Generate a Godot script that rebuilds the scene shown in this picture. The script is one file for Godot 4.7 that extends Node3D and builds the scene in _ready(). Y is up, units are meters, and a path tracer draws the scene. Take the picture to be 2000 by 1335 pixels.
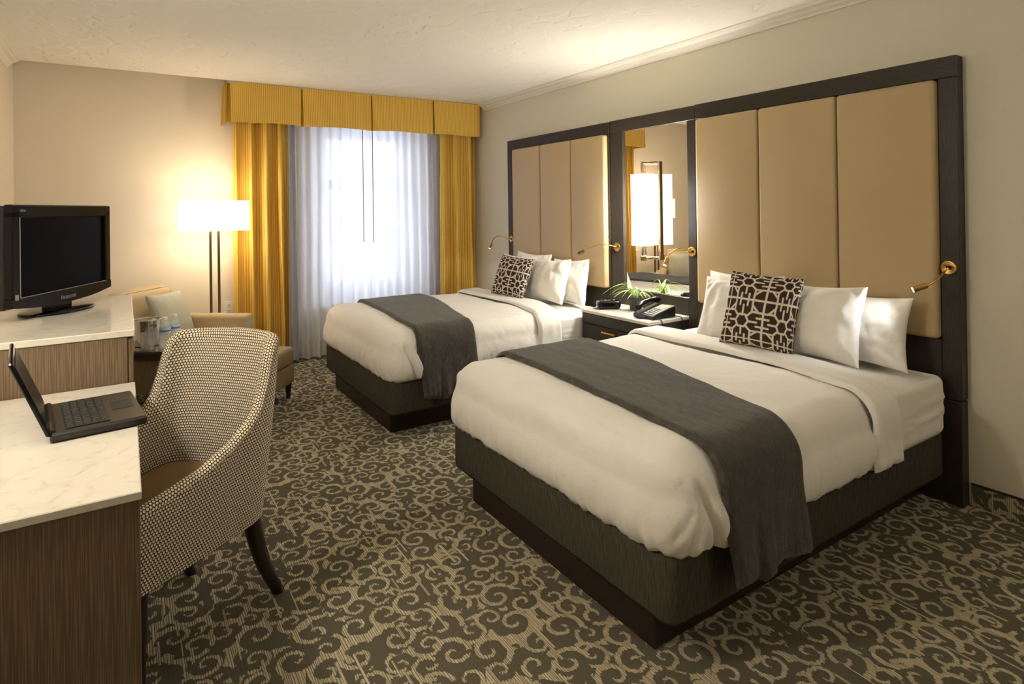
extends Node3D

var M := {}
var used := {}
var rng := RandomNumberGenerator.new()
var noise := FastNoiseLite.new()

# ------------------------------------------------------------------ naming
func numbered(n: String) -> String:
	used[n] = used.get(n, -1) + 1
	return n if used[n] == 0 else "%s_%03d" % [n, used[n]]

func tag(o: Node, label: String, category: String, group := "", kind := "") -> Node:
	if label: o.set_meta("label", label)
	if category: o.set_meta("category", category)
	if group: o.set_meta("group", group)
	if kind: o.set_meta("kind", kind)
	return o

func thing(called: String, label: String, category: String, at := Vector3.ZERO, turn := 0.0, group := "") -> Node3D:
	var o := Node3D.new()
	o.name = numbered(called)
	add_child(o, true)
	o.position = at
	o.rotation.y = turn
	tag(o, label, category, group)
	return o

func obj(called: String, mesh: Mesh, mat: Material, parent: Node = self) -> MeshInstance3D:
	var o := MeshInstance3D.new()
	o.name = numbered(called) if parent == self else called
	o.mesh = mesh
	o.material_override = mat
	o.cast_shadow = GeometryInstance3D.SHADOW_CASTING_SETTING_ON
	parent.add_child(o, true)
	return o

func struct(called: String, mesh: Mesh, mat: Material, parent: Node = self) -> MeshInstance3D:
	var o := obj(called, mesh, mat, parent)
	if parent == self: o.set_meta("kind", "structure")
	return o

func put(o: Node3D, at: Vector3, euler := Vector3.ZERO) -> Node3D:
	o.position = at
	o.rotation = euler
	return o

# ------------------------------------------------------------------ meshes
class B:
	var v := PackedVector3Array()
	var uv := PackedVector2Array()
	var ix := PackedInt32Array()
	func add(p: Vector3, t := Vector2.ZERO) -> int:
		v.append(p); uv.append(t)
		return v.size() - 1
	func tri(a: int, b: int, c: int) -> void:
		ix.append(a); ix.append(b); ix.append(c)
	func quad(a: int, b: int, c: int, d: int) -> void:
		tri(a, b, c); tri(a, c, d)
	func fquad(a: Vector3, b: Vector3, c: Vector3, d: Vector3) -> void:
		var n := v.size()
		add(a); add(b); add(c); add(d)
		quad(n, n + 1, n + 2, n + 3)
	func ftri(a: Vector3, b: Vector3, c: Vector3) -> void:
		var n := v.size()
		add(a); add(b); add(c)
		tri(n, n + 1, n + 2)
	func grid(nu: int, nv: int, f: Callable, wrap := false, us := 1.0, vs := 1.0) -> void:
		var n := v.size()
		var cols := nu if wrap else nu + 1
		for j in nv + 1:
			for i in cols:
				add(f.call(float(i) / nu, float(j) / nv), Vector2(us * i / nu, vs * j / nv))
		for j in nv:
			for i in nu:
				var i2 := (i + 1) % cols
				quad(n + j * cols + i, n + j * cols + i2, n + (j + 1) * cols + i2, n + (j + 1) * cols + i)
	func box(c: Vector3, s: Vector3, b := 0.0, xf := Transform3D()) -> void:
		# chamfered box
		var h := s * 0.5
		b = minf(b, minf(h.x, minf(h.y, h.z)) * 0.95)
		var P := func(sx: int, sy: int, sz: int, ax: int) -> Vector3:
			var p := Vector3(sx * h.x, sy * h.y, sz * h.z)
			var sg := Vector3(sx, sy, sz)
			for k in 3:
				if k != ax: p[k] -= sg[k] * b
			return xf * (c + p)
		for ax in 3:
			var u := (ax + 1) % 3
			var w := (ax + 2) % 3
			for sg in [-1, 1]:
				var q := []
				for e in [[-1, -1], [1, -1], [1, 1], [-1, 1]]:
					var t := [0, 0, 0]
					t[ax] = sg; t[u] = e[0]; t[w] = e[1]
					q.append(P.call(t[0], t[1], t[2], ax))
				if sg > 0: fquad(q[0], q[3], q[2], q[1])
				else: fquad(q[0], q[1], q[2], q[3])
		if b <= 0.0: return
		for ax in 3:   # edges along ax
			var u := (ax + 1) % 3
			var w := (ax + 2) % 3
			for su in [-1, 1]:
				for sw in [-1, 1]:
					var t0 := [0, 0, 0]
					t0[u] = su; t0[w] = sw
					var t1 := t0.duplicate()
					t0[ax] = -1; t1[ax] = 1
					var a: Vector3 = P.call(t0[0], t0[1], t0[2], u)
					var a2: Vector3 = P.call(t1[0], t1[1], t1[2], u)
					var d: Vector3 = P.call(t0[0], t0[1], t0[2], w)
					var d2: Vector3 = P.call(t1[0], t1[1], t1[2], w)
					if su * sw > 0: fquad(a, d, d2, a2)
					else: fquad(a, a2, d2, d)
		for sx in [-1, 1]:
			for sy in [-1, 1]:
				for sz in [-1, 1]:
					var a: Vector3 = P.call(sx, sy, sz, 0)
					var d: Vector3 = P.call(sx, sy, sz, 1)
					var e: Vector3 = P.call(sx, sy, sz, 2)
					if sx * sy * sz > 0: ftri(a, e, d)
					else: ftri(a, d, e)
	func tube(path: Array, radii, sides := 8, caps := true) -> void:
		var n := path.size()
		var T: Vector3 = (path[1] - path[0]).normalized()
		var N := T.cross(Vector3.UP)
		if N.length() < 0.1: N = T.cross(Vector3.RIGHT)
		N = N.normalized()
		var first := v.size()
		for i in n:
			var t: Vector3
			if i == 0: t = path[1] - path[0]
			elif i == n - 1: t = path[i] - path[i - 1]
			else: t = path[i + 1] - path[i - 1]
			t = t.normalized()
			N = (N - t * N.dot(t)).normalized()
			var Bn := t.cross(N)
			var r: float = radii[i] if radii is Array else radii
			for k in sides:
				var a := TAU * k / sides
				add(path[i] + (N * cos(a) + Bn * sin(a)) * r, Vector2(float(k) / sides, float(i) / n))
		for i in n - 1:
			for k in sides:
				var k2 := (k + 1) % sides
				var o := first + i * sides
				quad(o + k, o + sides + k, o + sides + k2, o + k2)
		if caps:
			for e in [0, n - 1]:
				var o := v.size()
				for k in sides: add(v[first + e * sides + k])
				var c := add(path[e])
				for k in sides:
					var k2 := (k + 1) % sides
					if e == 0: tri(c, o + k, o + k2)
					else: tri(c, o + k2, o + k)
	func lathe(prof: Array, sides := 24, xf := Transform3D()) -> void:
		# prof: Vector2(r, y) from bottom to top outside
		var first := v.size()
		for p in prof:
			for k in sides:
				var a := TAU * k / sides
				add(xf * Vector3(p.x * cos(a), p.y, p.x * sin(a)), Vector2(float(k) / sides, p.y))
		for i in prof.size() - 1:
			for k in sides:
				var k2 := (k + 1) % sides
				var o := first + i * sides
				quad(o + k, o + k2, o + sides + k2, o + sides + k)
	func prism(poly: PackedVector2Array, y0: float, y1: float, xf := Transform3D(), bev := 0.0) -> void:
		# polygon in x,z; walls flat
		var top := poly
		if bev > 0.0:
			var off := Geometry2D.offset_polygon(poly, -bev, Geometry2D.JOIN_MITER)
			if off.size() == 1 and off[0].size() == poly.size():
				# match the start
				var bst := 0
				for i in poly.size():
					if off[0][i].distance_to(poly[0]) < off[0][bst].distance_to(poly[0]): bst = i
				top = PackedVector2Array()
				for i in poly.size(): top.append(off[0][(bst + i) % poly.size()])
		var yt := y1 - bev if top != poly else y1
		var n := poly.size()
		var area := 0.0
		for i in n: area += poly[i].cross(poly[(i + 1) % n])
		for i in n:
			var a := poly[i]
			var c := poly[(i + 1) % n]
			var q := [xf * Vector3(a.x, y0, a.y), xf * Vector3(c.x, y0, c.y), xf * Vector3(c.x, yt, c.y), xf * Vector3(a.x, yt, a.y)]
			if area < 0.0: fquad(q[0], q[1], q[2], q[3])
			else: fquad(q[0], q[3], q[2], q[1])
			if top != poly:
				var ta := top[i]
				var tc := top[(i + 1) % n]
				var w := [q[3], q[2], xf * Vector3(tc.x, y1, tc.y), xf * Vector3(ta.x, y1, ta.y)]
				if area < 0.0: fquad(w[0], w[1], w[2], w[3])
				else: fquad(w[0], w[3], w[2], w[1])
		var ids := Geometry2D.triangulate_polygon(poly)
		for e in [[poly, y0, true], [top, y1, false]]:
			var o := v.size()
			for p in e[0]: add(xf * Vector3(p.x, e[1], p.y))
			for k in range(0, ids.size(), 3):
				if e[2]: tri(o + ids[k], o + ids[k + 2], o + ids[k + 1])
				else: tri(o + ids[k], o + ids[k + 1], o + ids[k + 2])
	func soft(c: Vector3, s: Vector3, r: float, k := 4, m := 6, bulge := 0.0, bax := -1) -> void:
		# rounded box with smooth edges
		var h := s * 0.5
		for ax in 3:
			var u := (ax + 1) % 3
			var w := (ax + 2) % 3
			for sg in [-1.0, 1.0]:
				var cu := []
				var cw := []
				for e in [[u, cu], [w, cw]]:
					var hh: float = h[e[0]]
					for i in k: e[1].append(-hh + r * i / k)
					for i in m + 1: e[1].append(lerpf(-hh + r, hh - r, float(i) / m))
					for i in k: e[1].append(hh - r + r * (i + 1) / k)
				var o := v.size()
				for j in cw.size():
					for i in cu.size():
						var p := Vector3.ZERO
						p[ax] = sg * h[ax]; p[u] = cu[i]; p[w] = cw[j]
						var q := p.clamp(-h + Vector3(r, r, r), h - Vector3(r, r, r))
						var d := (p - q).normalized() * r
						var pp := q + d
						if bulge != 0.0 and (bax < 0 or bax == ax):
							var f := (1.0 - pow(absf(pp[u]) / h[u], 2.0)) * (1.0 - pow(absf(pp[w]) / h[w], 2.0))
							pp[ax] += sg * bulge * maxf(f, 0.0)
						add(c + pp, Vector2(p[u], p[w]))
				var nu := cu.size()
				for j in cw.size() - 1:
					for i in nu - 1:
						var a := o + j * nu + i
						if sg > 0: quad(a, a + nu, a + nu + 1, a + 1)
						else: quad(a, a + 1, a + nu + 1, a + nu)
	func mesh(weld := false) -> ArrayMesh:
		var nn := PackedVector3Array()
		nn.resize(v.size())
		for k in range(0, ix.size(), 3):
			var a := v[ix[k]]
			var c := (v[ix[k + 2]] - a).cross(v[ix[k + 1]] - a)
			for e in 3: nn[ix[k + e]] += c
		if weld:
			var acc := {}
			for i in v.size():
				var key := Vector3i((v[i] * 20000.0).round())
				acc[key] = acc.get(key, Vector3.ZERO) + nn[i]
			for i in v.size(): nn[i] = acc[Vector3i((v[i] * 20000.0).round())]
		for i in nn.size():
			nn[i] = nn[i].normalized() if nn[i].length_squared() > 1e-20 else Vector3.UP
		var arr := []
		arr.resize(Mesh.ARRAY_MAX)
		arr[Mesh.ARRAY_VERTEX] = v
		arr[Mesh.ARRAY_NORMAL] = nn
		arr[Mesh.ARRAY_TEX_UV] = uv
		arr[Mesh.ARRAY_INDEX] = ix
		var m := ArrayMesh.new()
		m.add_surface_from_arrays(Mesh.PRIMITIVE_TRIANGLES, arr)
		return m

func bx(c: Vector3, s: Vector3, b := 0.002) -> ArrayMesh:
	var m := B.new()
	m.box(c, s, b)
	return m.mesh()

func bx2(lo: Vector3, hi: Vector3, b := 0.002) -> ArrayMesh:
	return bx((lo + hi) * 0.5, hi - lo, b)

func tubem(path: Array, radii, sides := 8) -> ArrayMesh:
	var m := B.new()
	m.tube(path, radii, sides)
	return m.mesh()

func lathem(prof: Array, sides := 24, xf := Transform3D()) -> ArrayMesh:
	var m := B.new()
	m.lathe(prof, sides, xf)
	return m.mesh()

func softm(c: Vector3, s: Vector3, r: float, k := 4, m := 6, bulge := 0.0, bax := -1) -> ArrayMesh:
	var b := B.new()
	b.soft(c, s, r, k, m, bulge, bax)
	return b.mesh(true)

func curve(pts: Array, n: int) -> Array:
	# Catmull-Rom through the points
	var out := []
	for i in n + 1:
		var t := float(i) / n * (pts.size() - 1)
		var k := mini(int(t), pts.size() - 2)
		var p0 = pts[maxi(k - 1, 0)]
		var p3 = pts[mini(k + 2, pts.size() - 1)]
		out.append(pts[k].cubic_interpolate(pts[k + 1], p0, p3, t - k))
	return out

# ------------------------------------------------------------------ materials
func mat(color: Color, rough := 0.8, metal := 0.0, spec := 0.5) -> StandardMaterial3D:
	var m := StandardMaterial3D.new()
	m.albedo_color = color
	m.roughness = rough
	m.metallic = metal
	m.metallic_specular = spec
	return m

func tex(w: int, h: int, data: PackedByteArray, gray := false) -> ImageTexture:
	return ImageTexture.create_from_image(Image.create_from_data(w, h, false, Image.FORMAT_L8 if gray else Image.FORMAT_RGB8, data))

func ntex(freq: float, octaves: int, ramp: Array, size := 512, ridged := false, seed_ := 1, warp := 0.0) -> NoiseTexture2D:
	var n := FastNoiseLite.new()
	n.seed = seed_
	n.noise_type = FastNoiseLite.TYPE_SIMPLEX_SMOOTH
	n.frequency = freq
	n.fractal_type = FastNoiseLite.FRACTAL_RIDGED if ridged else FastNoiseLite.FRACTAL_FBM
	n.fractal_octaves = octaves
	if warp > 0.0:
		n.domain_warp_enabled = true
		n.domain_warp_amplitude = warp
		n.domain_warp_frequency = freq * 0.7
	var t := NoiseTexture2D.new()
	t.width = size
	t.height = size
	t.seamless = true
	t.noise = n
	if ramp:
		var g := Gradient.new()
		var off := PackedFloat32Array()
		var col := PackedColorArray()
		for e in ramp:
			off.append(e[0]); col.append(e[1])
		g.offsets = off
		g.colors = col
		t.color_ramp = g
	return t

func tri(m: StandardMaterial3D, scale: Vector3, world := false) -> StandardMaterial3D:
	m.uv1_triplanar = true
	m.uv1_world_triplanar = world
	m.uv1_scale = scale
	m.uv1_triplanar_sharpness = 8.0
	return m

func bump(m: StandardMaterial3D, t: Texture2D, cm: float) -> StandardMaterial3D:
	m.heightmap_enabled = true
	m.heightmap_texture = t
	m.heightmap_scale = cm
	return m

func wood(a: Color, b: Color, rough: float, scale: Vector3, seed_: int) -> StandardMaterial3D:
	var m := mat(Color.WHITE, rough, 0.0, 0.4)
	m.albedo_texture = ntex(0.02, 5, [[0.0, a], [0.45, a.lerp(b, 0.35)], [0.6, a.lerp(b, 0.7)], [1.0, b]], 512, false, seed_)
	return tri(m, scale)

func carpet_textures() -> Array:
	var N := 1280
	var size := 1.25            # metres per tile
	var k := N / size
	var mask := PackedByteArray()
	mask.resize(N * N)
	mask.fill(255)             # 255 = light yarn
	var r := RandomNumberGenerator.new()
	r.seed = 77
	var disc := func(cx: float, cy: float, rad: float, val: int) -> void:
		var ri := int(ceil(rad))
		for y in range(-ri, ri + 1):
			var w := rad * rad - y * y
			if w < 0.0: continue
			var xw := int(sqrt(w))
			var row := posmod(int(cy) + y, N) * N
			for x in range(-xw, xw + 1):
				mask[row + posmod(int(cx) + x, N)] = val
	# centres, spread over the tile
	var pts := []
	var tries := 0
	while tries < 9000 and pts.size() < 210:
		tries += 1
		var p := Vector2(r.randf() * size, r.randf() * size)
		var ok := true
		var big := r.randf_range(0.072, 0.105)
		for q in pts:
			var d: Vector2 = (p - q[0]).abs()
			d.x = minf(d.x, size - d.x)
			d.y = minf(d.y, size - d.y)
			if d.length() < (big + q[1]) * 0.47:
				ok = false
				break
		if ok: pts.append([p, big])
	var lights := []
	for q in pts:
		var c: Vector2 = q[0]
		var R: float = q[1] * 0.63
		var turn := r.randf() * TAU
		var hand := 1.0 if r.randf() < 0.55 else -1.0
		# dark scroll head: lumpy
		for i in 5:
			var a := turn + i * 1.3
			disc.call((c.x + cos(a) * R * 0.38) * k, (c.y + sin(a) * R * 0.38) * k, R * r.randf_range(0.56, 0.74) * k, 0)
		# dark tail sweeping away
		var a0 := turn + hand * 2.2
		for i in 34:
			var t := i / 33.0
			var a := a0 + hand * t * 1.9
			var rad := R * (0.85 + t * 1.15)
			disc.call((c.x + cos(a) * rad) * k, (c.y + sin(a) * rad) * k, R * 0.42 * (1.0 - t * 0.6) * k, 0)
		lights.append([c, R, turn, hand])
	for e in lights:
		var c: Vector2 = e[0]
		var R: float = e[1]
		for i in 60:
			var t := i / 59.0
			var a: float = e[2] + e[3] * t * 7.4
			var rad := R * (0.13 + 0.97 * t)
			disc.call((c.x + cos(a) * rad) * k, (c.y + sin(a) * rad) * k, R * (0.085 + 0.08 * t) * k, 255)
		# dark core of the curl
		disc.call(c.x * k, c.y * k, R * 0.13 * k, 0)
	for i in 200:
		var p := Vector2(r.randf() * size, r.randf() * size)
		var a := r.randf() * TAU
		for j in 12:
			var t := j / 11.0 - 0.5
			disc.call((p.x + cos(a + t) * t * 0.03) * k, (p.y + sin(a + t) * t * 0.03) * k, (0.0085 - absf(t) * 0.012) * k, 0)
	var rgb := PackedByteArray()
	rgb.resize(N * N * 3)
	var hgt := PackedByteArray()
	hgt.resize(N * N)
	var line := PackedFloat32Array()
	line.resize(N)
	var broken := PackedInt32Array()
	broken.resize(N)
	for x in N:
		line[x] = r.randf_range(0.86, 1.06)
		broken[x] = r.randi() % N
	# every few pixels a dark warp thread
	var x := 0
	while x < N:
		line[x] = r.randf_range(0.40, 0.62)
		if x + 1 < N: line[x + 1] = lerpf(line[x], 1.0, 0.4)
		x += r.randi_range(5, 9)
	var grain := PackedFloat32Array()
	grain.resize(8192)
	for i in 8192: grain[i] = r.randf_range(0.8, 1.2)
	var jit := PackedInt32Array()
	jit.resize(N)
	for q in range(0, N, 4):
		var off := r.randi_range(-3, 3)
		for z in 4: jit[q + z] = off
	# straight ribs of pale yarn between the scrolls
	for q in 70:
		var cx := r.randi() % N
		var cy := r.randi() % N
		var ln := r.randi_range(40, 150)
		for w in r.randi_range(4, 12):
			for h in ln: mask[posmod(cy + h, N) * N + posmod(cx + w, N)] = 255
	for y in N:
		for xx in N:
			var i := y * N + xx
			var mk := mask[posmod(y + jit[xx], N) * N + xx]
			var g := grain[(i * 7 + y * 131) & 8191]
			var cell := grain[((y / 9) * 53 + (xx / 4) * 17) & 8191]
			if mk == 0:
				var s := (0.62 + 0.38 * g) * (0.8 + 0.2 * line[xx])
				rgb[i * 3] = int(98 * s); rgb[i * 3 + 1] = int(93 * s); rgb[i * 3 + 2] = int(78 * s)
				hgt[i] = int(90 * g)
			else:
				var s := line[xx] * (0.86 + 0.14 * cell) * (0.93 + 0.07 * g)
				rgb[i * 3] = int(minf(200 * s, 255)); rgb[i * 3 + 1] = int(minf(187 * s, 255)); rgb[i * 3 + 2] = int(minf(157 * s, 255))
				hgt[i] = int(clampf(190 * s, 0, 255))
	return [tex(N, N, rgb), tex(N, N, hgt, true), size]

func check_textures() -> Array:
	# basket weave of cream tufts on brown
	var N := 128
	var rgb := PackedByteArray()
	rgb.resize(N * N * 3)
	var hgt := PackedByteArray()
	hgt.resize(N * N)
	var r := RandomNumberGenerator.new()
	r.seed = 5
	for y in N:
		for x in N:
			var fx := x / 16.0
			var fy := y / 16.0
			var row := int(floor(fy))
			var lx := fposmod(fx + (0.5 if row % 2 else 0.0), 1.0) - 0.5
			var ly := fposmod(fy, 1.0) - 0.5
			var d := pow(absf(lx) / 0.41, 2.2) + pow(absf(ly) / 0.46, 2.2)
			var t := clampf((1.15 - d) * 2.2, 0.0, 1.0)
			var g := r.randf_range(0.93, 1.05)
			var c := Color8(72, 57, 43).lerp(Color8(234, 223, 198), t)
			var i := y * N + x
			rgb[i * 3] = int(clampf(c.r * g, 0, 1) * 255); rgb[i * 3 + 1] = int(clampf(c.g * g, 0, 1) * 255); rgb[i * 3 + 2] = int(clampf(c.b * g, 0, 1) * 255)
			hgt[i] = int(clampf(1.0 - d * 0.6, 0.0, 1.0) * 255)
	return [tex(N, N, rgb), tex(N, N, hgt, true)]

func lattice_texture() -> ImageTexture:
	# pale trellis of octagon wheels on dark brown
	var N := 256
	var segs := []
	var add := func(a: Vector2, b: Vector2) -> void: segs.append([a, b])
	var ring := func(c: Vector2, rad: float, n: int, off: float) -> void:
		for i in n:
			add.call(c + Vector2.from_angle(TAU * (i + off) / n) * rad, c + Vector2.from_angle(TAU * (i + 1 + off) / n) * rad)
	# wheel at the middle, with its cross
	ring.call(Vector2(0.5, 0.5), 0.30, 8, 0.5)
	add.call(Vector2(0.5, 0.0), Vector2(0.5, 1.0))
	add.call(Vector2(0.0, 0.5), Vector2(1.0, 0.5))
	# long hexagons on the corners
	for e in [Vector2(0, 0), Vector2(1, 0), Vector2(0, 1), Vector2(1, 1)]:
		ring.call(e, 0.165, 6, 0.0)
		for q in [Vector2(1, 1), Vector2(-1, 1), Vector2(1, -1), Vector2(-1, -1)]:
			add.call(e + q * 0.118, e + q * 0.23)
			add.call(e + q * Vector2(0.23, 0.23), e + q * Vector2(0.36, 0.23))
			add.call(e + q * Vector2(0.23, 0.23), e + q * Vector2(0.23, 0.36))
		add.call(e + Vector2(0.165, 0), e + Vector2(0.36, 0))
		add.call(e + Vector2(-0.165, 0), e + Vector2(-0.36, 0))
		add.call(e + Vector2(0, 0.14), e + Vector2(0, 0.36))
		add.call(e + Vector2(0, -0.14), e + Vector2(0, -0.36))
	# stepped brackets
	for q in [Vector2(1, 0), Vector2(-1, 0), Vector2(0, 1), Vector2(0, -1)]:
		var c: Vector2 = Vector2(0.5, 0.5) + q * 0.5
		var n := Vector2(q.y, q.x).abs()
		add.call(c - n * 0.14 - q * 0.1, c + n * 0.14 - q * 0.1)
	var rgb := PackedByteArray()
	rgb.resize(N * N * 3)
	var r := RandomNumberGenerator.new()
	r.seed = 3
	for y in N:
		for x in N:
			var p := Vector2((x + 0.5) / N, (y + 0.5) / N)
			var best := 9.0
			for s in segs:
				best = minf(best, p.distance_squared_to(Geometry2D.get_closest_point_to_segment(p, s[0], s[1])))
			var t := clampf((0.026 - sqrt(best)) * 90.0 + 0.5, 0.0, 1.0)
			var c := Color8(62, 50, 44).lerp(Color8(214, 203, 184), t)
			var g := r.randf_range(0.94, 1.06)
			var i := (y * N + x) * 3
			rgb[i] = int(clampf(c.r * g, 0, 1) * 255); rgb[i + 1] = int(clampf(c.g * g, 0, 1) * 255); rgb[i + 2] = int(clampf(c.b * g, 0, 1) * 255)
	return tex(N, N, rgb)

func stripe_texture(a: Color, b: Color, n: int, seed_: int) -> ImageTexture:
	var N := 256
	var rgb := PackedByteArray()
	rgb.resize(N * N * 3)
	var r := RandomNumberGenerator.new()
	r.seed = seed_
	for x in N:
		var t := 0.5 + 0.5 * sin(TAU * n * x / N)
		t = smoothstep(0.25, 0.8, t)
		var c0 := a.lerp(b, t)
		for y in N:
			var g := r.randf_range(0.95, 1.04)
			var i := (y * N + x) * 3
			rgb[i] = int(clampf(c0.r * g, 0, 1) * 255); rgb[i + 1] = int(clampf(c0.g * g, 0, 1) * 255); rgb[i + 2] = int(clampf(c0.b * g, 0, 1) * 255)
	return tex(N, N, rgb)

func stucco_texture() -> ImageTexture:
	# overlapping trowel fans
	var N := 512
	var hgt := PackedFloat32Array()
	hgt.resize(N * N)
	var r := RandomNumberGenerator.new()
	r.seed = 21
	for i in 150:
		var cx := r.randi() % N
		var cy := r.randi() % N
		var R := r.randi_range(40, 62)
		var dir := r.randf_range(-0.5, 0.5)
		for y in range(-R, R):
			for x in range(-R, R):
				var d := sqrt(x * x + y * y)
				if d > R: continue
				var ang := absf(angle_difference(atan2(y, x), dir))
				if ang > 1.35: continue
				var q := d / R
				var h := q * 0.75 * (1.0 - smoothstep(0.82, 1.0, q) * 0.6) + 0.05 * sin(d * 0.6 + ang * 2.0) * q + 0.1
				hgt[posmod(cy + y, N) * N + posmod(cx + x, N)] = h
	var out := PackedByteArray()
	out.resize(N * N)
	for i in N * N: out[i] = int(clampf(hgt[i], 0.0, 1.0) * 255)
	var im := Image.create_from_data(N, N, false, Image.FORMAT_L8, out)
	im.resize(160, 160, Image.INTERPOLATE_TRILINEAR)
	im.resize(N, N, Image.INTERPOLATE_CUBIC)
	return ImageTexture.create_from_image(im)

func make_materials() -> void:
	var fine := ntex(0.35, 2, [], 256, false, 9)
	var cloth := ntex(0.12, 3, [], 512, false, 4)
	# setting
	M.wall = bump(tri(mat(Color8(224, 211, 190), 0.9, 0.0, 0.2), Vector3(3, 3, 3), true), fine, 0.05)
	M.wall_side = bump(tri(mat(Color8(213, 207, 189), 0.9, 0.0, 0.2), Vector3(2.2, 2.2, 2.2), true), fine, 0.08)
	M.ceiling = bump(tri(mat(Color8(238, 233, 220), 0.95, 0.0, 0.1), Vector3(0.6, 0.6, 0.6), true), stucco_texture(), 0.75)
	M.trim = mat(Color8(226, 220, 205), 0.6)
	M.white_paint = mat(Color8(232, 232, 230), 0.5)
	var c := carpet_textures()
	M.carpet = mat(Color.WHITE, 1.0, 0.0, 0.1)
	M.carpet.albedo_texture = c[0]
	tri(M.carpet, Vector3.ONE / c[2], true)
	bump(M.carpet, c[1], 0.35)
	# woods
	M.espresso = wood(Color8(40, 34, 27), Color8(57, 49, 39), 0.42, Vector3(14, 1.2, 14), 2)
	M.espresso_flat = wood(Color8(40, 34, 27), Color8(57, 49, 39), 0.42, Vector3(14, 14, 1.2), 2)
	M.oak = wood(Color8(84, 69, 53), Color8(126, 107, 84), 0.5, Vector3(26, 0.45, 26), 6)
	M.leg_wood = mat(Color8(36, 26, 20), 0.4)
	M.plinth = wood(Color8(30, 21, 15), Color8(44, 31, 22), 0.45, Vector3(6, 6, 6), 8)
	# quartz
	M.quartz = mat(Color.WHITE, 0.13, 0.0, 0.5)
	M.quartz.albedo_texture = ntex(0.006, 5, [[0.0, Color8(209, 204, 192)], [0.7, Color8(206, 200, 187)], [0.9, Color8(198, 191, 177)], [0.96, Color8(172, 164, 149)], [1.0, Color8(186, 178, 163)]], 1024, true, 14, 30.0)
	tri(M.quartz, Vector3(1.1, 1.1, 1.1), true)
	# fabrics
	M.linen = mat(Color8(238, 234, 226), 0.85, 0.0, 0.3)
	M.linen.rim_enabled = true
	M.linen.rim = 0.25
	M.linen.rim_tint = 0.5
	bump(tri(M.linen, Vector3(5, 5, 5)), cloth, 0.12)
	M.sheet = bump(tri(mat(Color8(235, 231, 221), 0.8, 0.0, 0.3), Vector3(4, 4, 4)), cloth, 0.1)
	M.throw = mat(Color.WHITE, 1.0, 0.0, 0.1)
	M.throw.albedo_texture = ntex(0.03, 4, [[0.0, Color8(60, 56, 51)], [0.5, Color8(74, 69, 63)], [1.0, Color8(96, 90, 82)]], 512, false, 31)
	M.throw.rim_enabled = true
	M.throw.rim = 0.5
	M.throw.rim_tint = 0.7
	bump(tri(M.throw, Vector3(7, 1.2, 1.0)), fine, 0.25)
	M.box_fabric = mat(Color.WHITE, 0.95, 0.0, 0.1)
	M.box_fabric.albedo_texture = ntex(0.06, 3, [[0.0, Color8(50, 47, 40)], [0.5, Color8(70, 66, 56)], [1.0, Color8(92, 87, 75)]], 512, false, 33)
	tri(M.box_fabric, Vector3(9, 0.5, 9))
	M.satin = mat(Color8(180, 156, 114), 0.42, 0.0, 0.5)
	M.satin.rim_enabled = true
	M.satin.rim = 0.4
	M.satin.rim_tint = 0.6
	bump(tri(M.satin, Vector3(6, 60, 20)), fine, 0.03)
	M.gold = mat(Color.WHITE, 0.75, 0.0, 0.3)
	M.gold.albedo_texture = stripe_texture(Color8(203, 160, 62), Color8(235, 196, 104), 16, 2)
	M.gold.backlight_enabled = true
	M.gold.backlight = Color8(70, 45, 8)
	M.lining = mat(Color8(184, 184, 192), 0.9)
	M.lining.backlight_enabled = true
	M.lining.backlight = Color8(120, 120, 126)
	M.sheer = mat(Color(0.93, 0.93, 0.95, 0.945), 0.9, 0.0, 0.1)
	M.sheer.transparency = BaseMaterial3D.TRANSPARENCY_ALPHA
	M.sheer.backlight_enabled = true
	M.sheer.backlight = Color(1, 1, 1)
	M.sheer_hem = mat(Color(0.88, 0.87, 0.86, 0.95), 0.9, 0.0, 0.1)
	M.sheer_hem.transparency = BaseMaterial3D.TRANSPARENCY_ALPHA
	M.sheer_hem.backlight_enabled = true
	M.sheer_hem.backlight = Color(0.7, 0.7, 0.7)
	var ck := check_textures()
	M.check = mat(Color.WHITE, 0.95, 0.0, 0.1)
	M.check.albedo_texture = ck[0]
	bump(M.check, ck[1], 0.25)
	M.lattice = mat(Color.WHITE, 0.9, 0.0, 0.2)
	M.lattice.albedo_texture = lattice_texture()
	M.seam = mat(Color8(122, 106, 84), 0.9)
	M.brown_seat = mat(Color8(120, 92, 58), 0.8)
	M.chair_tan = bump(tri(mat(Color8(186, 166, 132), 0.85, 0.0, 0.3), Vector3(6, 6, 6)), fine, 0.06)
	M.ottoman = bump(tri(mat(Color8(150, 131, 98), 0.55, 0.0, 0.4), Vector3(6, 6, 6)), fine, 0.04)
	M.sage = mat(Color.WHITE, 0.9, 0.0, 0.2)
	M.sage.albedo_texture = stripe_texture(Color8(150, 148, 128), Color8(204, 204, 190), 40, 8)
	# metals, glass, plastics
	M.bronze = mat(Color8(120, 102, 78), 0.3, 0.9)
	M.chrome = mat(Color8(225, 222, 215), 0.12, 1.0)
	M.nickel = mat(Color8(180, 170, 150), 0.25, 1.0)
	M.brass = mat(Color8(200, 160, 92), 0.28, 1.0)
	M.gold_handle = mat(Color8(206, 164, 88), 0.35, 1.0)
	M.mirror = mat(Color8(238, 236, 228), 0.0, 1.0)
	M.black_gloss = mat(Color8(11, 10, 11), 0.12, 0.0, 0.4)
	M.black_satin = mat(Color8(26, 25, 25), 0.35)
	M.black_matte = mat(Color8(20, 19, 18), 0.6)
	M.screen = mat(Color8(6, 6, 7), 0.3, 0.0, 0.15)
	M.silver = mat(Color8(150, 148, 150), 0.35, 0.6)
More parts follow.
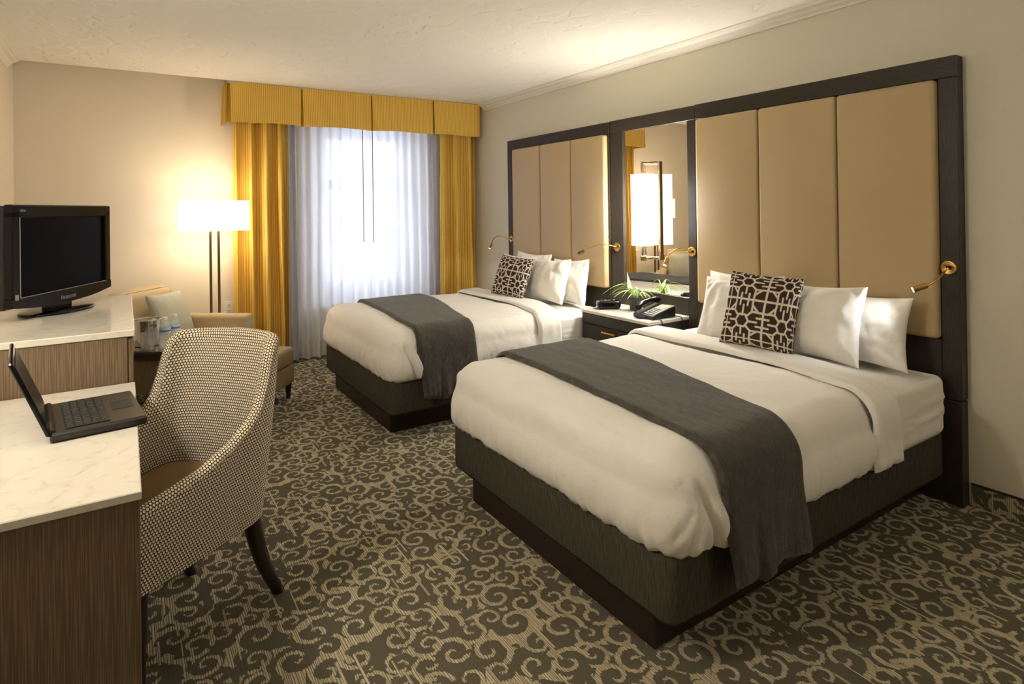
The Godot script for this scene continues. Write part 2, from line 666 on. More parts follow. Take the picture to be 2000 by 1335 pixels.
	M.lap_deck = mat(Color8(66, 58, 48), 0.38, 0.5)
	M.lap_key = mat(Color8(24, 22, 20), 0.5)
	M.white_plastic = mat(Color8(232, 226, 212), 0.4)
	M.key_grey = mat(Color8(62, 60, 54), 0.6)
	M.phone_grey = mat(Color8(104, 101, 90), 0.75)
	M.glass = mat(Color(0.95, 0.97, 0.96, 0.12), 0.02, 0.0, 0.35)
	M.glass.transparency = BaseMaterial3D.TRANSPARENCY_ALPHA
	M.vase = mat(Color(0.95, 0.97, 0.96, 0.06), 0.05, 0.0, 0.15)
	M.vase.transparency = BaseMaterial3D.TRANSPARENCY_ALPHA
	M.water = mat(Color(0.93, 0.96, 0.97, 0.28), 0.04)
	M.water.transparency = BaseMaterial3D.TRANSPARENCY_ALPHA
	M.label_blue = mat(Color8(196, 214, 226), 0.4)
	M.label_band = mat(Color8(88, 120, 160), 0.4)
	M.table_top = mat(Color8(70, 60, 48), 0.08, 0.0, 0.7)
	M.table_body = wood(Color8(112, 96, 72), Color8(138, 119, 90), 0.5, Vector3(14, 1, 14), 17)
	M.soil = mat(Color8(16, 13, 11), 0.9)
	M.leaf = mat(Color8(112, 142, 66), 0.5)
	M.leaf.backlight_enabled = true
	M.leaf.backlight = Color8(80, 110, 40)
	M.leaf_pale = mat(Color8(170, 188, 120), 0.5)
	# lamp glows
	M.shade_floor = mat(Color8(250, 240, 222), 0.9)
	M.shade_floor.emission_enabled = true
	M.shade_floor.emission = Color8(255, 247, 236)
	M.shade_floor.emission_energy_multiplier = 0.5
	M.shade_sconce = mat(Color8(250, 246, 240), 0.9)
	M.shade_sconce.emission_enabled = true
	M.shade_sconce.emission = Color8(255, 250, 244)
	M.shade_sconce.emission_energy_multiplier = 0.48
	M.led = mat(Color.WHITE, 0.4)
	M.led.emission_enabled = true
	M.led.emission = Color8(255, 244, 220)
	M.led.emission_energy_multiplier = 6.0
	M.snow = mat(Color8(235, 238, 245), 0.9)
	M.far_brick = mat(Color8(205, 196, 190), 0.9)
	M.far_glass = mat(Color8(120, 130, 145), 0.2)
	M.bark = mat(Color8(90, 84, 80), 0.9)

func omni(called: String, at: Vector3, energy: float, color: Color, size: float, parent: Node = self) -> OmniLight3D:
	var l := OmniLight3D.new()
	l.name = called
	parent.add_child(l, true)
	l.position = at
	l.light_energy = energy
	l.light_color = color
	l.light_size = size
	l.omni_range = 12.0
	l.omni_attenuation = 2.0
	l.shadow_enabled = true
	return l

# ------------------------------------------------------------------ room numbers (metres; camera over x = 0, z = 0)
const H := 2.3886
const XL := -0.669
const XR := 3.091
const ZW := -5.551
const ZC := -5.2476
const ZB := 2.2
const XH := 3.0255

func _ready() -> void:
	rng.seed = 11
	noise.seed = 4
	noise.noise_type = FastNoiseLite.TYPE_SIMPLEX_SMOOTH
	noise.frequency = 1.0
	noise.fractal_octaves = 3
	# camera
	var cam := Camera3D.new()
	cam.name = "camera"
	add_child(cam)
	var right := Vector3(0.83819427, -0.01390219, 0.54519455)
	var up := Vector3(0.0092144, 0.99989335, 0.01133036)
	var fwd := Vector3(0.54529392, 0.0044734, -0.83823298)
	cam.transform = Transform3D(Basis(right, up, -fwd).orthonormalized(), Vector3(0, 1.3232, 0))
	cam.projection = Camera3D.PROJECTION_FRUSTUM
	cam.near = 0.05
	cam.far = 200.0
	cam.size = 0.05 * 1335.0 / 1162.2225
	cam.frustum_offset = Vector2(0, -0.05 * (667.5 - 402.3083) / 1162.2225)
	cam.current = true
	# sky, exposure
	var we := WorldEnvironment.new()
	we.name = "environment"
	add_child(we)
	var e := Environment.new()
	we.environment = e
	e.background_mode = Environment.BG_SKY
	var sm := ProceduralSkyMaterial.new()
	sm.sky_top_color = Color8(196, 206, 232)
	sm.sky_horizon_color = Color8(232, 234, 246)
	sm.ground_bottom_color = Color8(210, 212, 222)
	sm.ground_horizon_color = Color8(232, 234, 246)
	sm.sky_energy_multiplier = 1.0
	var sky := Sky.new()
	sky.sky_material = sm
	e.sky = sky
	e.background_energy_multiplier = 3.6
	e.tonemap_mode = Environment.TONE_MAPPER_LINEAR
	e.tonemap_exposure = 2.1
	e.sdfgi_enabled = true
	e.ssao_enabled = true
	e.ssil_enabled = true
	make_materials()
	build_room()
	build_window()
	build_headboards()
	for k in 2: build_bed(k)
	build_nightstand()
	build_sconce()
	build_reading_lamps()
	build_desk()
	build_tv()
	build_laptop()
	build_desk_chair()
	build_floor_lamp()
	build_armchair()
	build_side_table()
	build_off_frame_lamps()

# ------------------------------------------------------------------ setting
func build_room() -> void:
	struct("floor", bx2(Vector3(XL - 0.2, -0.12, ZW - 0.3), Vector3(XR + 0.2, 0, ZB + 0.2), 0), M.carpet)
	struct("ceiling", bx2(Vector3(XL - 0.2, H, ZC), Vector3(XR + 0.2, H + 0.32, ZB + 0.2), 0), M.ceiling)
	struct("ceiling", bx2(Vector3(XL - 0.2, H + 0.2, ZW - 0.3), Vector3(XR + 0.2, H + 0.32, ZC - 0.0005), 0), M.ceiling)
	struct("wall_left", bx2(Vector3(XL - 0.2, 0, ZW - 0.3), Vector3(XL, H + 0.25, ZB + 0.2), 0), M.wall)
	struct("wall_right", bx2(Vector3(XR, 0, ZW - 0.3), Vector3(XR + 0.2, H + 0.25, ZB + 0.2), 0), M.wall_side)
	struct("wall_front", bx2(Vector3(XL, 0, ZB), Vector3(XR, H + 0.1, ZB + 0.2), 0), M.wall)
	# window wall around the opening
	var wb := B.new()
	wb.box(Vector3((XL + 1.42) * 0.5, 1.32, ZW - 0.15), Vector3(1.42 - XL, 2.64, 0.3))
	wb.box(Vector3((XR + 2.58) * 0.5, 1.32, ZW - 0.15), Vector3(XR - 2.58, 2.64, 0.3))
	wb.box(Vector3(2.0, 0.23, ZW - 0.15), Vector3(1.16, 0.46, 0.3))
	wb.box(Vector3(2.0, 2.42, ZW - 0.15), Vector3(1.16, 0.44, 0.3))
	struct("wall_back", wb.mesh(), M.wall)
	# crown moulding along both side walls
	for s in [-1, 1]:
		var b := B.new()
		var prof := [Vector2(0, -0.062), Vector2(0.010, -0.062), Vector2(0.014, -0.050), Vector2(0.026, -0.040), Vector2(0.034, -0.026), Vector2(0.056, -0.018), Vector2(0.062, -0.010), Vector2(0.074, -0.008), Vector2(0.074, 0.0)]
		for i in prof.size() - 1:
			var p: Vector2 = prof[i]
			var q: Vector2 = prof[i + 1]
			var x0: float = XR if s > 0 else XL
			var a := Vector3(x0 - s * p.x, H + p.y, ZC)
			var c := Vector3(x0 - s * q.x, H + q.y, ZC)
			var a2 := Vector3(a.x, a.y, ZB)
			var c2 := Vector3(c.x, c.y, ZB)
			if s > 0: b.fquad(a, c, c2, a2)
			else: b.fquad(a, a2, c2, c)
			b.ftri(a, c, Vector3(x0, H, ZC))
		struct("trim_1" if s > 0 else "trim_2", b.mesh(), M.trim)
	# carpet turned up the wall as a base, with its binding
	struct("baseboard_right", bx2(Vector3(XR - 0.008, 0, -1.098), Vector3(XR, 0.093, ZB), 0.001), M.carpet)
	struct("trim_3", bx2(Vector3(XR - 0.010, 0.093, -1.098), Vector3(XR, 0.101, ZB), 0.001), M.espresso)
	struct("baseboard_left", bx2(Vector3(XL, 0, ZW), Vector3(XL + 0.008, 0.1, -3.45), 0.001), M.carpet)
	struct("baseboard_back", bx2(Vector3(XL + 0.01, 0, ZW), Vector3(1.4, 0.1, ZW + 0.008), 0.001), M.carpet)
	# socket plate on the window wall
	var o := thing("wall_outlet", "white electrical outlet plate on the wall between floor lamp and curtain", "outlet", Vector3(0.731, 0.516, ZW))
	obj("plate", bx(Vector3(0, 0, 0.004), Vector3(0.072, 0.115, 0.008), 0.002), M.white_plastic, o)
	for y in [-0.022, 0.022]:
		var s := obj("socket", bx(Vector3(0, y, 0.009), Vector3(0.034, 0.029, 0.004), 0.0015), M.white_plastic, o)
		for x in [-0.006, 0.006]:
			obj("slot", bx(Vector3(x, y + 0.003, 0.0113), Vector3(0.0025, 0.009, 0.001), 0), M.black_matte, s)

func fold_panel(x0: float, x1: float, y0: float, y1: float, z: float, amp: float, waves: float, seed_: int, taper := 0.0, uvw := 1.0, steps := 12) -> ArrayMesh:
	# pleated hanging cloth; folds are soft at the top and grow downward
	var nf := FastNoiseLite.new()
	nf.seed = seed_
	nf.frequency = 1.0
	var b := B.new()
	var nu := int(waves * 14)
	b.grid(nu, steps, func(u: float, v: float) -> Vector3:
		var y := lerpf(y1, y0, v)
		var a := amp * (0.75 + 0.35 * v)
		var ph := u * waves * TAU + nf.get_noise_2d(u * 5.0, v * 0.5) * 1.1
		var w := sin(ph)
		w = signf(w) * pow(absf(w), 0.75)
		var xx := lerpf(x0, x1, u) + taper * (u - 0.5) * v + 0.25 * a * cos(ph) * 0.6 + nf.get_noise_2d(u * 5.0 + 9.0, v) * 0.012 * v
		return Vector3(xx, y, z + a * w + nf.get_noise_2d(u * 3.0 + 30.0, v * 0.8) * amp * 0.6)
	, false, uvw, (y1 - y0) / maxf(x1 - x0, 0.01) * uvw * 0.4)
	return b.mesh()

func build_window() -> void:
	# window_1: reveal, casing, sashes, panes
	var w := Node3D.new()
	w.name = "window_1"
	add_child(w)
	w.set_meta("kind", "structure")
	var zf := ZW - 0.22
	var fr := B.new()
	fr.box(Vector3(1.50, 1.33, zf), Vector3(0.16, 1.74, 0.07), 0.004)
	fr.box(Vector3(2.48, 1.33, zf), Vector3(0.20, 1.74, 0.07), 0.004)
	fr.box(Vector3(1.98, 2.13, zf), Vector3(0.82, 0.14, 0.07), 0.004)
	fr.box(Vector3(1.98, 0.53, zf), Vector3(0.82, 0.14, 0.07), 0.004)
	obj("window_frame", fr.mesh(), M.white_paint, w)
	obj("window_sill", bx2(Vector3(1.40, 0.44, ZW - 0.2), Vector3(2.60, 0.468, ZW + 0.03), 0.004), M.white_paint, w)
	var rv := B.new()
	rv.box(Vector3(1.425, 1.33, ZW - 0.1), Vector3(0.012, 1.74, 0.19), 0.001)
	rv.box(Vector3(2.575, 1.33, ZW - 0.1), Vector3(0.012, 1.74, 0.19), 0.001)
	rv.box(Vector3(2.0, 2.195, ZW - 0.1), Vector3(1.14, 0.012, 0.19), 0.001)
	obj("reveal_lining", rv.mesh(), M.white_paint, w)
	for s in [[0.60, 1.585, -0.015], [1.585, 2.06, 0.015]]:
		var sb := B.new()
		var mid: float = (s[0] + s[1]) * 0.5
		for x in [1.602, 2.358]: sb.box(Vector3(x, mid, zf + s[2]), Vector3(0.044, s[1] - s[0], 0.04), 0.003)
		for y in [s[0] + 0.022, s[1] - 0.022]: sb.box(Vector3(1.98, y, zf + s[2]), Vector3(0.712, 0.044, 0.04), 0.003)
		var sash := obj("sash", sb.mesh(), M.white_paint, w)
		obj("pane", bx(Vector3(1.98, mid, zf + s[2]), Vector3(0.72, s[1] - s[0] - 0.08, 0.006), 0), M.glass, sash)
	obj("sash_lock", bx(Vector3(1.98, 1.615, zf + 0.03), Vector3(0.05, 0.02, 0.03), 0.004), M.bronze, w)
	# outside: snowy ground, one pale house, bare trees
	var g := struct("ground_outside", bx2(Vector3(-20, -1.2, -60), Vector3(40, -1.0, ZW - 0.6), 0), M.snow)
	g.set_meta("label", "snowy ground seen faintly through the sheer curtain")
	var hs := thing("house", "pale brick house seen faintly through the sheer curtain", "house", Vector3(13.5, -1.0, -40))
	obj("wall", bx2(Vector3(-2.2, 0, -3), Vector3(2.2, 3.0, 0), 0), M.far_brick, hs)
	var rf := B.new()
	rf.prism(PackedVector2Array([Vector2(-2.5, 0), Vector2(0, -1.5), Vector2(2.5, 0)]), -0.2, 3.2, Transform3D(Basis(Vector3(1, 0, 0), Vector3(0, 0, -1), Vector3(0, -1, 0)), Vector3(0, 3.0, 0)))
	obj("roof", rf.mesh(), M.snow, hs)
	for x in [-1.2, 0.0, 1.2]:
		obj("house_window", bx2(Vector3(x - 0.3, 1.0, -0.02), Vector3(x + 0.3, 2.1, 0.03), 0), M.far_glass, hs)
	# valance: board returns and four flat panels parted by inverted pleats
	var va := thing("valance", "mustard gold striped box-pleated valance across the top of the window", "valance", Vector3(0, 0, ZC - 0.006))
	var xs := [0.716, 1.283, 1.902, 2.524, 3.05]
	for k in 4:
		var b := B.new()
		var g0: float = xs[k] + 0.006
		var g1: float = xs[k + 1] - 0.006
		b.grid(30, 8, func(u: float, v: float) -> Vector3:
			var flare := -0.010 * v * (u - 0.5)
			var edge := pow(absf(u - 0.5) * 2.0, 14.0)
			return Vector3(lerpf(g0, g1, u) + flare - 0.001, H - 0.006 - 0.325 * v - 0.004 * sin(u * 7.0 + k) * v, 0.012 + 0.008 * v + 0.006 * sin(u * 5.0 + k * 2.0) * v - edge * 0.012)
		, false, (g1 - g0) * 4.2, 1.0)
		b.grid(30, 1, func(u: float, v: float) -> Vector3:
			var edge := pow(absf(u - 0.5) * 2.0, 14.0)
			return Vector3(lerpf(g0, g1, u) - 0.010 * (u - 0.5), H - 0.331 - 0.004 * sin(u * 7.0 + k) + 0.003 * v, 0.02 + 0.006 * sin(u * 5.0 + k * 2.0) - edge * 0.012 - 0.02 * v)
		, false, (g1 - g0) * 4.2, 0.1)
		obj("panel", b.mesh(), M.gold, va)
	for k in 5:
		obj("pleat_inset", bx(Vector3(xs[k], H - 0.168, -0.05), Vector3(0.06, 0.32, 0.004), 0.001), M.gold, va)
	var rt := B.new()
	rt.grid(12, 6, func(u: float, v: float) -> Vector3:
		return Vector3(0.70 - 0.012 * v + 0.006 * sin(u * 4.0) * v, H - 0.006 - 0.325 * v, -0.03 - 0.262 * u + 0.02 * (1.0 - u))
	, false, 1.1, 1.0)
	obj("return_panel", rt.mesh(), M.gold, va)
	obj("mounting_board", bx2(Vector3(0.71, H - 0.01, -0.29), Vector3(3.06, H + 0.008, -0.012), 0.001), M.white_paint, va)
	# draperies
	var o := obj("curtain", fold_panel(0.755, 1.20, 0.012, H - 0.05, -5.41, 0.056, 3.9, 3, 0.03, 2.4, 26), M.gold)
	tag(o, "mustard gold striped curtain panel beside the floor lamp", "curtain", "gold curtain panels")
	o = obj("curtain", fold_panel(2.645, 3.055, 0.012, H - 0.05, -5.39, 0.054, 2.9, 8, 0.05, 2.2, 26), M.gold)
	tag(o, "mustard gold striped curtain panel hanging in the corner near the far bed", "curtain", "gold curtain panels")
	o = obj("blackout_panel", fold_panel(1.19, 1.275, 0.02, H - 0.05, -5.43, 0.022, 1.4, 12, 0.0, 1.0, 14), M.lining)
	tag(o, "narrow blue-grey blackout lining showing beside the gold curtain near the lamp", "curtain", "blackout linings")
	o = obj("blackout_panel", fold_panel(2.575, 2.66, 0.02, H - 0.05, -5.43, 0.02, 1.3, 14, 0.0, 1.0, 14), M.lining)
	tag(o, "narrow grey blackout lining showing beside the corner gold curtain", "curtain", "blackout linings")
	# sheers, with their deeper hems
	for k in 2:
		var xa: float = [1.25, 1.955][k]
		var xb: float = [1.945, 2.60][k]
		var sh := thing("sheer_curtain", ["white sheer curtain half on the side of the floor lamp", "white sheer curtain half on the side of the far bed's headboard"][k], "curtain", Vector3.ZERO, 0.0, "white sheer curtains")
		obj("sheer", fold_panel(xa, xb, 0.16, H - 0.05, -5.475, 0.026, 7.2, 40 + k, 0.02, 1.0, 20), M.sheer, sh)
		obj("hem", fold_panel(xa - 0.008, xb + 0.008, 0.012, 0.165, -5.473, 0.031, 7.2, 40 + k, 0.0, 1.0, 3), M.sheer_hem, sh)
	for k in 2:
		var wd := obj("curtain_wand", tubem([Vector3([1.871, 1.965][k], 2.28, -5.425), Vector3([1.872, 1.966][k], 1.03, -5.425)], 0.0042, 6), M.bronze)
		tag(wd, ["thin dark curtain wand hanging before the sheers, the one nearer the lamp", "thin dark curtain wand hanging before the sheers, the one nearer the headboard"][k], "curtain wand", "curtain wands")
	var ps := obj("blind_tassel", lathem([Vector2(0.001, 1.065), Vector2(0.011, 1.068), Vector2(0.012, 1.09), Vector2(0.008, 1.12), Vector2(0.003, 1.14), Vector2(0.0015, 1.16), Vector2(0.0015, 1.6)], 10, Transform3D(Basis(), Vector3(1.935, 0, ZW - 0.16))), M.bronze)
	tag(ps, "small dark blind cord tassel hanging behind the sheers", "cord")

# ------------------------------------------------------------------ headboards and mirror
func build_headboards() -> void:
	var T := 1.965
	var xb := XR - 0.002
	var sets := [[-1.104, -2.518, [-1.178, -1.615, -2.056, -2.497], [0.078, 0.021], "tall tan upholstered headboard in a dark wood frame behind the near bed"], [-3.316, -4.720, [-3.281, -3.741, -4.155, -4.593], [0.021, 0.127], "tall tan upholstered headboard in a dark wood frame behind the far bed"]]
	sets[1][2] = [-3.335, -3.741, -4.160, -4.600]
	for k in 2:
		var z1: float = sets[k][0]
		var z0: float = sets[k][1]
		var tt := T if k == 0 else T - 0.006
		var hb := thing("headboard", sets[k][4], "headboard", Vector3.ZERO, 0.0, "upholstered headboards")
		# frame members
		var ps: Array = sets[k][2]
		obj("top_rail", bx2(Vector3(XH, 1.872, z0), Vector3(xb, tt, z1), 0.003), M.espresso_flat, hb)
		obj("stile", bx2(Vector3(XH, 0.462, ps[0]), Vector3(xb, 1.872, z1), 0.003), M.espresso, hb)
		obj("stile", bx2(Vector3(XH, 0.462, z0), Vector3(xb, 1.872, ps[3]), 0.003), M.espresso, hb)
		obj("bottom_rail", bx2(Vector3(XH, 0.462, ps[3]), Vector3(xb, 0.72, ps[0]), 0.003), M.espresso_flat, hb)
		obj("backing_board", bx2(Vector3(XH + 0.03, 0.72, ps[3]), Vector3(xb, 1.872, ps[0]), 0.0), M.espresso, hb)
		obj("base_board", bx2(Vector3(XH + 0.001, 0.0, z0 + 0.002), Vector3(xb, 0.458, z1 - 0.002), 0.003), M.espresso, hb)
		for i in 3:
			var za: float = ps[i] - 0.002
			var zb: float = ps[i + 1] + 0.002
			obj("padded_panel", softm(Vector3(XH + 0.004, (0.722 + 1.868) * 0.5, (za + zb) * 0.5), Vector3(0.075, 1.146, za - zb), 0.018, 4, 10, 0.008, 0), M.satin, hb)
	# mirror unit between them
	var mz1 := -2.522
	var mz0 := -3.312
	var mu := thing("wall_mirror", "tall rectangular mirror in a dark wood frame between the two headboards", "mirror")
	obj("top_rail", bx2(Vector3(XH + 0.006, 1.872, mz0), Vector3(xb, T - 0.002, mz1), 0.003), M.espresso_flat, mu)
	obj("stile", bx2(Vector3(XH + 0.006, 0.0, -2.59), Vector3(xb, 1.872, mz1), 0.003), M.espresso, mu)
	obj("stile", bx2(Vector3(XH + 0.006, 0.0, mz0), Vector3(xb, 1.872, -3.18), 0.003), M.espresso, mu)
	obj("bottom_panel", bx2(Vector3(XH + 0.006, 0.0, -3.18), Vector3(xb, 0.735, -2.59), 0.003), M.espresso, mu)
	obj("mirror_glass", bx2(Vector3(XH + 0.022, 0.735, -3.18), Vector3(XH + 0.03, 1.872, -2.59), 0.0), M.mirror, mu)

# ------------------------------------------------------------------ beds
func rr_path(x0: float, x1: float, z0: float, z1: float, rc: float, nx: int, nz: int, nc: int) -> Array:
	# closed rounded rectangle, as [x, z, nx, nz]; starts at the head on the near side and runs to the foot
	var o := []
	var cs := [[x0 + rc, z1 - rc, 90.0], [x0 + rc, z0 + rc, 180.0], [x1 - rc, z0 + rc, 270.0], [x1 - rc, z1 - rc, 0.0]]
	# near edge (z1) from x1 to x0
	var sides := [[Vector2(x1 - rc, z1), Vector2(x0 + rc, z1), nx, Vector2(0, 1)], [Vector2(x0, z1 - rc), Vector2(x0, z0 + rc), nz, Vector2(-1, 0)], [Vector2(x0 + rc, z0), Vector2(x1 - rc, z0), nx, Vector2(0, -1)], [Vector2(x1, z0 + rc), Vector2(x1, z1 - rc), nz, Vector2(1, 0)]]
	var cc := [Vector2(x0 + rc, z1 - rc), Vector2(x0 + rc, z0 + rc), Vector2(x1 - rc, z0 + rc), Vector2(x1 - rc, z1 - rc)]
	for k in 4:
		for i in int(sides[k][2]):
			var p: Vector2 = sides[k][0].lerp(sides[k][1], float(i) / sides[k][2])
			o.append([p.x, p.y, sides[k][3].x, sides[k][3].y])
		var n0: Vector2 = sides[k][3]
		var n1: Vector2 = sides[(k + 1) % 4][3]
		for i in nc:
			var t := float(i) / nc
			var n := n0 * cos(t * PI / 2) + n1 * sin(t * PI / 2)
			var p: Vector2 = cc[k] + n * rc
			o.append([p.x, p.y, n.x, n.y])
	return o

func loft(x0: float, x1: float, z0: float, z1: float, rc: float, prof: Array, nx: int, nz: int, nc: int, disp: Callable) -> ArrayMesh:
	# prof: Vector2(inset, y) bottom to top; last ring closes to the middle
	var b := B.new()
	var cnt := 0
	for j in prof.size():
		var ins: float = prof[j].x
		var path := rr_path(x0 + ins, x1 - ins, z0 + ins, z1 - ins, maxf(rc - ins, 0.004), nx, nz, nc)
		cnt = path.size()
		for i in cnt:
			var q: Array = path[i]
			var p := Vector3(q[0], prof[j].y, q[1])
			b.add(disp.call(p, Vector3(q[2], 0, q[3]), j, i) if disp.is_valid() else p, Vector2(i, j))
	for j in prof.size() - 1:
		for i in cnt:
			var i2 := (i + 1) % cnt
			b.quad(j * cnt + i, j * cnt + i2, (j + 1) * cnt + i2, (j + 1) * cnt + i)
	return b.mesh()

func drape(xa: Callable, xb: Callable, zn: float, zf: float, Ht: float, r: float, hem_n: float, hem_f: float, lift: float, nu: int, wave: float, seed_: int, m: Material, foot_wrap := 0.0) -> ArrayMesh:
	# strip of cloth over the bed, from the near hem over the top to the far hem
	var nf := FastNoiseLite.new()
	nf.seed = seed_
	nf.frequency = 1.0
	var L1 := Ht - r - hem_n
	var La := r * PI / 2
	var Lt := (zn - r) - (zf + r)
	var L2 := Ht - r - hem_f
	var tot := L1 + La + Lt + La + L2
	var nv := 110
	var b := B.new()
	b.grid(nu, nv, func(u: float, v: float) -> Vector3:
		var s := v * tot
		var y: float
		var z: float
		var ny: float
		var nz: float
		if s < L1:
			y = hem_n + s; z = zn; ny = 0.0; nz = 1.0
		elif s < L1 + La:
			var a := (s - L1) / r
			y = Ht - r + r * sin(a); z = zn - r + r * cos(a); ny = sin(a); nz = cos(a)
		elif s < L1 + La + Lt:
			y = Ht; z = zn - r - (s - L1 - La); ny = 1.0; nz = 0.0
		elif s < L1 + La * 2 + Lt:
			var a := (s - L1 - La - Lt) / r
			y = Ht - r + r * cos(a); z = zf + r - r * sin(a); ny = cos(a); nz = -sin(a)
		else:
			y = Ht - r - (s - L1 - La * 2 - Lt); z = zf; ny = 0.0; nz = -1.0
		var x := lerpf(xa.call(v), xb.call(v), u)
		# soft edge: both long edges and the hems tuck down onto what lies below
		var eu := minf(u, 1.0 - u) * absf(xb.call(v) - xa.call(v))
		var ev := minf(s, tot - s)
		var e := minf(eu, ev)
		var off := lift * sqrt(clampf(1.0 - pow(1.0 - clampf(e / (lift * 1.3), 0.0, 1.0), 2.0), 0.0, 1.0)) - 0.004
		var low := 0.0
		if s < L1: low = 1.0 - s / L1
		elif s > tot - L2: low = 1.0 - (tot - s) / L2
		off += wave * low * (0.55 + 0.6 * sin(u * 15.0 + nf.get_noise_2d(u * 3.0, 7.0) * 4.0 + 1.5 * low) ) * low
		var top := clampf(ny, 0.0, 1.0)
		off += top * 0.005 * nf.get_noise_2d(x * 7.0, z * 2.2) + (1.0 - top) * 0.004 * nf.get_noise_2d(x * 9.0, y * 5.0)
		return Vector3(x + nf.get_noise_2d(v * 9.0, u) * 0.006, y + ny * off + 0.5 * wave * low * sin(u * 9.0 + seed_), z + nz * off)
	)
	return b.mesh()

func pillow_mesh(w: float, h: float, t: float, seed_: int, plump := 0.36, us := 1.0, vs := 1.0, pinch := 0.06, crease := 0.006) -> ArrayMesh:
	# cushion in the x-y plane, thickness along z, standing on y = 0
	var nf := FastNoiseLite.new()
	nf.seed = seed_
	nf.frequency = 1.0
	nf.fractal_octaves = 3
	var b := B.new()
	var n := 40
	for side in [1.0, -1.0]:
		var f := func(u: float, v: float) -> Vector3:
			var a := sin((u - 0.5) * PI)
			var c := sin((v - 0.5) * PI)
			var ea := 1.0 - a * a
			var ec := 1.0 - c * c
			var x := a * w * 0.5 * (1.0 - pinch * ec * (0.6 + 0.4 * absf(a)))
			var y := c * h * 0.5 * (1.0 - pinch * ea * (0.6 + 0.4 * absf(c)))
			var th := t * 0.5 * pow(ea, plump) * pow(ec, plump)
			var rim := clampf(4.0 * minf(ea, ec), 0.0, 1.0)
			th += crease * nf.get_noise_3d(x * 11.0, y * 8.0, side * 4.0) * rim
			th += crease * 0.9 * nf.get_noise_3d(x * 26.0 + y * 9.0, y * 14.0, side * 9.0) * rim * (1.0 - ea * ec)
			return Vector3(x, y + h * 0.5, side * th)
		if side > 0: b.grid(n, n, f, false, us, vs)
		else: b.grid(n, n, func(u: float, v: float) -> Vector3: return f.call(1.0 - u, v), false, us, vs)
	return b.mesh(true)

